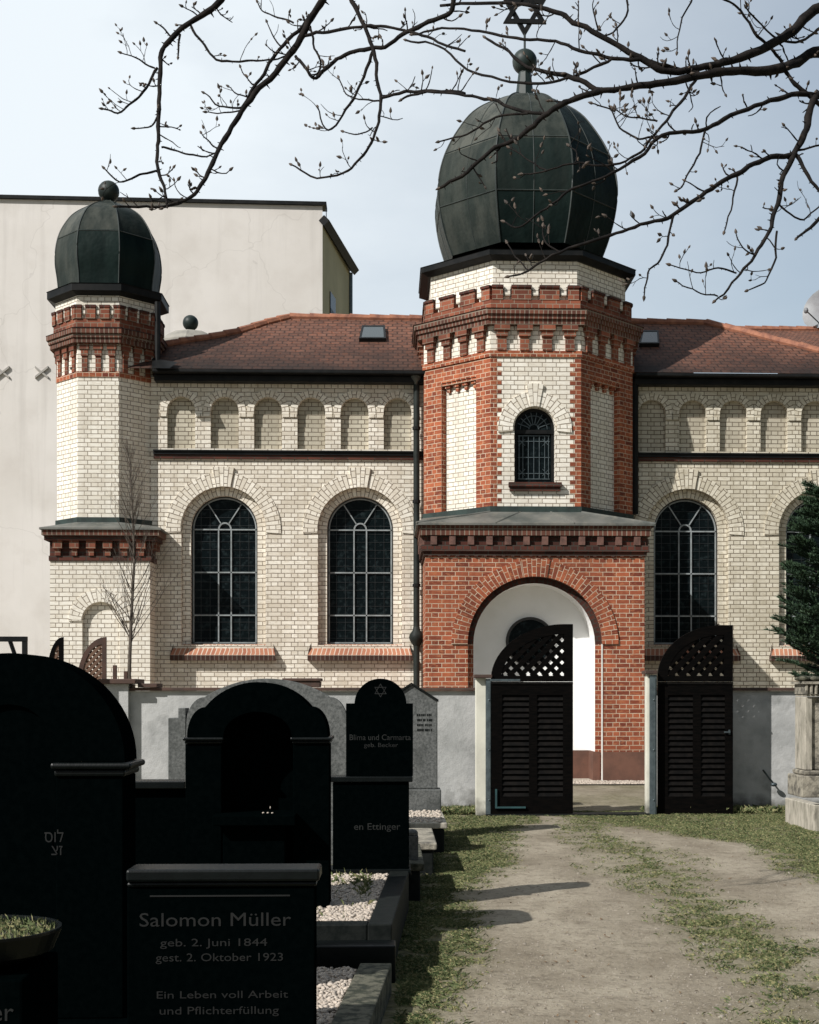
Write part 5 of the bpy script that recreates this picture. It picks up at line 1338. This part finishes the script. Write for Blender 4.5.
v = MB(); v.face([(a[0]+.1,a[1]+.05,.2),(b[0],b[1]+.1,.2),(b[0]+1.6,b[1]+.05,.2),(b[0]+1.6,a[1]+.3,.2),(a[0]+.16,a[1]+.3,.2)]); v.build('bed_soil', 'gravel', t, fix=False)

# =================================================================== SATELLITE DISH
YDd = 33; t = thing('satellite_dish', 'grey satellite dish on an arm above the right roof ridge', 'satellite dish', P(818, 330, YDd))
c = Vector(P(823, 309, YDd)); nrm = Vector((-.75, -.6, .25)).normalized(); q = nrm.to_track_quat('Z','Y'); v = MB()
for j in range(6):
    for i in range(20):
        def dp_(jj, ii):
            r = .52*jj/6; aa = 2*math.pi*ii/20; return c + q @ Vector((r*math.cos(aa), r*math.sin(aa), (r*r)*.28))
        v.face([dp_(j,i), dp_(j,i+1), dp_(j+1,i+1), dp_(j+1,i)])
v.build('reflector', 'white_plastic', t, smooth=True)
v = MB(); v.tube([c, c+Vector((.02,.1,-.6)), P(820, 331, YDd)], .03, 6); hd = Vector(P(806, 310.5, YDd-.3)); v.tube([c+Vector((0,0,-.42)), hd], .015, 6); v.build('arm', 'galv', t)
v = MB(); v.sphere(hd, .06, 8, 6, (1,1,1.2)); v.build('receiver', 'white_plastic', t)

# =================================================================== SAPLING
random.seed(11)
def grow(mb, p, d, l, r, depth, tips=None):
    n = 4; pts = [p]; rr = [r]
    for i in range(n):
        d = (d + Vector((random.gauss(0,.07), random.gauss(0,.07), random.gauss(.05,.04)))).normalized()
        p = p + d*(l/n); pts.append(p); rr.append(r*(1-.55*(i+1)/n))
    mb.tube(pts, rr, 5 if depth > 1 else 4, cap=False)
    if depth == 0: return
    for k in range(random.choice((2,3,3)) if depth > 1 else random.choice((2,3,4))):
        i = random.randint(1, n); a = random.uniform(0, 6.28)
        side = Vector((math.cos(a), math.sin(a), 0)); nd = (d*.86 + side*random.uniform(.3,.55)+Vector((0,0,.2))).normalized()
        grow(mb, pts[i], nd, l*random.uniform(.5,.75), rr[i]*.62, depth-1)
YS2 = 22.0; sx_p = PX(128, YS2); t = thing('sapling', 'slender bare young tree standing in front of the small turret', 'tree', (sx_p, YS2, 0))
v = MB(); zt_ = lambda y: PZ(y, YS2, 130)
tr = [Vector((sx_p, YS2, 0)), Vector((sx_p+.02, YS2, zt_(672))), Vector((sx_p+.05, YS2, zt_(620))), Vector((sx_p+.10, YS2, zt_(560))), Vector((sx_p+.07, YS2, zt_(510))), Vector((sx_p+.03, YS2, zt_(462))), Vector((sx_p-.03, YS2, zt_(438)))]
v.tube(tr, [.036,.030,.025,.019,.013,.007,.003], 7); v.build('trunk', 'saplingbark', t, fix=False)
v = MB()
for k in range(64):
    f = random.random()**.8; zz_ = zt_(652)+(zt_(455)-zt_(652))*f
    i = 1
    while i < len(tr)-2 and tr[i+1].z < zz_: i += 1
    u = (zz_-tr[i].z)/(tr[i+1].z-tr[i].z); p = tr[i].lerp(tr[i+1], max(0,min(1,u)))
    a = random.uniform(0, 6.28); sp_ = .80-.45*f; d = Vector((math.cos(a)*sp_, math.sin(a)*.5, 1.0)).normalized()
    grow(v, p, d, (.95 - .6*f)*random.uniform(.6,1.15), .0085*(1-.5*f), 2)
v.build('crown', 'saplingbark', t, fix=False)

# =================================================================== FIR
random.seed(21)
YF_ = 21.0; fx = PX(829, YF_); t = thing('fir_tree', 'dense dark green fir standing before the right hand chapel window', 'tree', (fx, YF_, 0))
v = MB(); v.tube([(fx,YF_,0),(fx,YF_,2.5),(fx+.05,YF_,5.6)], [.13,.08,.01], 8); v.build('trunk', 'bark', t, fix=False)
V, Fc = [], []; bw = MB()
def needles(p, d, n, ln):
    for i in range(n):
        a = random.uniform(0, 6.28); s_ = Vector((math.cos(a), math.sin(a), random.uniform(-.2,.7))); q = (d*.7+s_*.6).normalized()*ln*random.uniform(.6,1.2)
        w_ = q.cross(Vector((random.gauss(0,1),random.gauss(0,1),random.gauss(0,1)))).normalized()*.0075; b = len(V); V.extend([tuple(p-w_), tuple(p+w_), tuple(p+q)]); Fc.append((b,b+1,b+2))
ztop_ = 4.65
for k in range(235):
    f = random.random()**.85; z = .5 + f*(ztop_-.5); L_ = (1.12-(z/ztop_)**2.2*.80)*.80*random.uniform(.7,1.15)
    if z < 1.9: L_ *= .5
    a = random.uniform(0, 6.28); d = Vector((math.cos(a), math.sin(a), random.uniform(.05,.45))).normalized(); p = Vector((fx, YF_, z)); pts = [p]; n = 7
    for i in range(n):
        d = (d+Vector((random.gauss(0,.06),random.gauss(0,.06),.03))).normalized(); p = p+d*L_/n; pts.append(p)
        if i > 1:
            for s_ in (-1, 1):
                sd = (d*.75+Vector((-d.y,d.x,0))*s_*.75+Vector((0,0,random.uniform(-.15,.25)))).normalized(); sl = .30*(1-.45*i/n)*random.uniform(.6,1.2); q = p.copy(); bw.tube([p, p+sd*sl], [.004,.002], 3, cap=False)
                for j in range(7): q = q+sd*sl/7; needles(q, sd, 11, .062)
        needles(p, d, 9, .06)
    bw.tube(pts, [.014*(1-.8*i/n) for i in range(n+1)], 4, cap=False)
bw.build('branches', 'bark', t, fix=False)
me = bpy.data.meshes.new('crown'); me.from_pydata(V, [], Fc); me.materials.append(M['needle']); o = bpy.data.objects.new('crown', me); COL.objects.link(o); put(o, (0,0,0), t); o.location = -WL[t.name]

# =================================================================== MAGNOLIA OVERHANG
random.seed(5)
def Yb(x, y): return 8.0 + .55*math.sin(x/130.0) + .45*math.cos(y/95.0)
def BP(x, y): return Vector(P(x, y, Yb(x, y)))
mg = thing('magnolia_tree', 'bare magnolia branches with furry buds hanging across the top of the view', 'tree', (BP(1040, 400).x, BP(1040,400).y, 0))
za = lambda L_: [(100+x/2.275, y/2.275) for x, y in L_]
zb2 = lambda L_: [(440+x/2.161, y/2.161) for x, y in L_]
def smooth_line(pts, n=5):
    out = []
    for i in range(len(pts)-1):
        p0, p1, p2, p3 = pts[max(i-1,0)], pts[i], pts[i+1], pts[min(i+2,len(pts)-1)]
        for k in range(n):
            f = k/n; out.append(tuple(.5*((2*p1[j])+(-p0[j]+p2[j])*f+(2*p0[j]-5*p1[j]+4*p2[j]-p3[j])*f*f+(-p0[j]+3*p1[j]-3*p2[j]+p3[j])*f**3) for j in (0,1)))
    out.append(pts[-1]); return out
buds = MB(); twg = MB()
def bud(p, d, s_=1.0):
    d = d.normalized(); r = .0078*s_
    q = [p-d*r*.3, p+d*r*.7, p+d*r*1.8, p+d*r*3.2]; buds.tube(q, [r*.35, r*.95, r*.75, r*.1], 6)
def twig(p, d, l, r, budp=.6, sub=True):
    pts = [p]; rr = [r]; n = 5
    bend = Vector((random.gauss(0,.14), random.gauss(0,.1), random.uniform(-.02,.26)))
    for i in range(n):
        d = (d + bend + Vector((random.gauss(0,.16), random.gauss(0,.10), random.gauss(0,.16)))).normalized(); p = p+d*(l/n); pts.append(p); rr.append(r*(1-.45*(i+1)/n)*(1.25 if i % 2 else 1))
        if sub and random.random() < .35: twig(p, (d+Vector((random.gauss(0,.6),random.gauss(0,.4),random.gauss(.2,.6)))).normalized(), l*.28, r*.65, .8, False)
    twg.tube(pts, rr, 5)
    if random.random() < budp: bud(p, d, random.uniform(.7,1.35))
def limb(pl, w0, w1, tw_=1.0, twig_len=.13, name='branch', endbud=True, mb=None):
    """pl in picture-derived stations, w in pixels of diameter"""
    ln = smooth_line(pl); n = len(ln); pts, rr = [], []
    for i, (x, y) in enumerate(ln):
        jx, jz = noise.noise((x*.09, y*.09, 1.7))*2.2, noise.noise((x*.09, y*.09, 9.2))*2.2
        if i in (0,): jx = jz = 0
        pts.append(BP(x+jx, y+jz)); wd = w0+(w1-w0)*i/(n-1); kn = 1+.22*noise.noise((x*.35, y*.35, 4.0))
        rr.append(wd*.5*kn/(F/Yb(x,y)))
    own = MB() if mb is None else mb; own.tube(pts, rr, 7)
    for i in range(1, n-1):
        if random.random() < .34*tw_:
            d = (pts[i+1]-pts[i]).normalized(); sd = Vector((-d.z, random.gauss(0,.3), d.x))*random.choice((-1,1))
            if sd.z < 0 and random.random() < .6: sd = -sd
            twig(pts[i], (d*random.uniform(.3,1.0)+sd).normalized(), twig_len*random.uniform(.25,1.25), max(.0022, min(.0048, rr[i]*.4)))
        elif random.random() < .5:   # knobbly spur
            d = (pts[i+1]-pts[i]).normalized(); sd = Vector((-d.z, random.gauss(0,.3), d.x))*random.choice((-1,1)); twg.tube([pts[i], pts[i]+sd*rr[i]*random.uniform(1.5,2.6)], [rr[i]*.5, .0015], 4)
    if endbud: bud(pts[-1], pts[-1]-pts[-2], 1.2)
    if mb is None: own.build(name, 'bark', mg, fix=False, smooth=True)
# trunk and off-frame connecting limbs
tk = MB(); T0 = Vector((WL[mg.name].x, WL[mg.name].y, 0))
tk.tube([T0, T0+Vector((-.05,0,1.2)), BP(1040,330)], [.19,.15,.12], 12); tk.build('trunk', 'bark', mg, smooth=True, fix=False)
limb([(1040,335),(1000,120),(900,-40),(760,-100),(600,-120),(430,-110),(300,-60),(223,-4)], 20, 7, .0, endbud=False)
limb([(430,-110),(360,-60),(325,-5)], 9, 7, 0, endbud=False)
limb([(560,-118),(420,-60),(352,-10)], 8, 5, 0, endbud=False)
# left group
limb(za([(280,-6),(250,25),(205,50),(160,88),(142,120),(137,180),(135,260),(133,330),(132,390),(148,430),(152,466)]), 6.5, 2.6, .8)
limb(za([(130,155),(105,200),(75,235),(40,255),(8,248)]), 3, 1.6); limb(za([(125,155),(90,137),(52,120)]), 2, 1.1, .5)
limb(za([(134,262),(118,290),(80,292)]), 2, 1.2, .3); limb(za([(132,390),(90,398),(45,412),(8,382)]), 2.6, 1.4, .6)
limb(za([(140,335),(180,345),(220,355),(262,350)]), 2.2, 1.4, .5, endbud=False); limb(za([(205,55),(230,95),(265,135),(330,140),(395,137),(440,122)]), 2.8, 1.6, .9, endbud=False)
limb(za([(160,82),(140,62),(130,55)]), 2, 1.2, 0)
limb(za([(182,78),(180,110),(175,130)]), 2.4, 1.6, 0)
limb(za([(510,-6),(480,40),(450,100),(400,165),(340,225),(300,290),(265,350),(240,405),(215,440),(170,465),(120,470),(40,472)]), 7.5, 2.4, 1.0)
limb(za([(478,42),(430,90),(385,145),(350,200),(322,245)]), 4, 3, .6, endbud=False)
limb(za([(445,128),(470,160),(490,178),(540,135),(590,115),(650,105),(700,72),(760,45),(800,28),(806,-4)]), 3, 5.0, .8, endbud=False)
limb(za([(322,245),(270,240),(238,212)]), 2.2, 1.3, .8); limb(za([(325,248),(285,256),(245,253)]), 1.8, 1.1, .5); limb(za([(340,220),(320,215),(290,200)]), 1.8, 1, .4)
limb(za([(268,338),(250,325),(232,302)]), 1.8, 1.1, .3); limb(za([(352,192),(335,180),(318,152)]), 1.6, 1, .3); limb(za([(415,108),(395,85),(382,52)]), 1.8, 1, .2)
limb(za([(440,52),(400,38),(372,25),(358,5)]), 2, 1.1, 1)
limb(za([(460,80),(520,72),(590,60),(650,60),(720,75),(780,100),(830,115)]), 3.4, 2.4, .7, endbud=False)
limb(za([(570,-6),(600,60),(625,120),(630,180),(640,235),(625,300),(600,355),(550,395),(490,405),(438,375)]), 4.6, 1.6, .7)
limb(za([(622,115),(595,190),(560,250),(522,298),(495,245)]), 3.4, 1.3, .8); limb(za([(640,230),(590,225),(560,215),(545,180)]), 2, 1.1, .5)
limb(za([(620,290),(590,305),(555,298)]), 1.6, 1.1, .3); limb(za([(638,222),(690,210),(740,208),(830,212)]), 3.2, 3.4, .9, endbud=False)
limb(za([(478,60),(490,110),(500,150),(490,178)]), 2.4, 1.8, .2, endbud=False)
# right group
limb([(1035,330),(980,200),(930,60),(870,15)]+zb2([(822,18),(770,60),(720,95),(650,125),(600,138),(530,153),(480,150),(430,125),(370,90),(300,55),(250,25),(200,12),(130,6),(0,12)]), 12.5, 2.8, .7, endbud=False)
limb([(1035,330),(960,180),(880,80)]+zb2([(822,113),(760,140),(700,153),(620,155),(560,165),(480,180),(420,188),(350,195),(290,168),(240,155),(190,145),(140,105),(100,82)]), 13, 2.2, .7)
limb(zb2([(352,195),(280,218),(230,245),(180,290),(120,320),(60,370),(0,405)]), 6.5, 3.2, .9)
limb(zb2([(560,160),(520,150),(440,130),(370,125),(300,108),(250,90),(180,85),(100,70),(20,60),(-60,75)]), 4.6, 2.0, .8)
limb(zb2([(372,126),(300,160),(230,180),(150,175),(60,150),(0,100),(-70,90)]), 3.2, 2, .8); limb(zb2([(230,245),(180,240),(110,215),(40,205),(-40,200),(-80,215)]), 3.8, 2.2, .9)
limb(zb2([(190,245),(120,255),(60,290),(0,305)]), 2.6, 1.6, .8)
limb(zb2([(822,207),(760,205),(680,230),(600,265),(560,282),(480,292),(430,340),(360,380),(290,408),(230,450),(170,490),(138,480)]), 5.5, 1.6, .9)
limb(zb2([(480,292),(430,300),(390,275),(365,235),(330,225)]), 2.4, 1.3, 1.4); limb(zb2([(470,262),(430,255),(400,250),(370,232)]), 2, 1.2, 1.2)
limb(zb2([(556,168),(520,220),(480,270),(440,320),(400,348),(340,358),(290,352),(230,370),(180,378)]), 3.4, 1.4, .9)
limb(zb2([(230,370),(190,345),(152,318)]), 1.8, 1.1, .6); limb(zb2([(290,352),(295,330),(280,315)]), 1.6, 1.1, .3)
limb([(1035,330),(900,130),(850,95)]+zb2([(812,210),(790,280),(768,325),(742,380),(728,440),(710,500),(680,550),(640,600),(598,652)]), 10, 1.8, 1.0)
limb(zb2([(766,335),(700,345),(650,370),(600,400),(540,440),(490,470),(420,490),(350,515),(260,545),(190,583),(150,598)]), 6, 1.8, .9)
limb(zb2([(505,464),(498,500),(480,550),(450,590),(440,640)]), 2.8, 1.5, .9); limb(zb2([(260,545),(225,520),(222,490)]), 1.8, 1.2, .3); limb(zb2([(190,583),(160,550),(145,525)]), 1.6, 1.1, .2)
limb(zb2([(575,278),(560,330),(530,390),(512,412)]), 2.4, 1.4, .9); limb(zb2([(642,378),(632,440),(612,500)]), 2.2, 1.4, .9)
limb([(900,130),(860,135)]+zb2([(790,200),(765,180),(745,150),(720,110),(680,70),(650,25),(610,-4)]), 5.5, 2, .8, endbud=False)
limb(zb2([(545,-4),(520,50),(512,112)]), 2.0, 1.2, .9); limb(zb2([(405,-4),(398,45),(360,78),(330,70)]), 2.4, 1.3, .8); limb(zb2([(730,440),(740,450),(785,475),(822,440)]), 2.2, 1.6, .8)
limb(zb2([(770,335),(790,370),(822,420)]), 4.5, 3, .5, endbud=False); limb(zb2([(822,470),(795,495),(770,515)]), 4, 2.4, .3)
limb(zb2([(728,500),(722,570),(700,610),(668,628)]), 2.4, 1.3, 1); limb(zb2([(640,590),(600,580),(555,590),(500,570)]), 2, 1.2, 1); limb(zb2([(680,550),(650,530),(640,505)]), 1.6, 1.1, .4)
limb(zb2([(600,640),(555,630),(512,610)]), 1.6, 1.2, .5); limb(zb2([(822,60),(780,90),(735,85),(700,60),(660,20)]), 3, 1.6, .8); limb(zb2([(770,325),(820,315),(860,300)]), 2.4, 1.6, .4, endbud=False)
twg.build('twigs', 'bark', mg, fix=False, kind='stuff'); buds.build('buds', 'bud', mg, fix=False, kind='stuff', smooth=True)
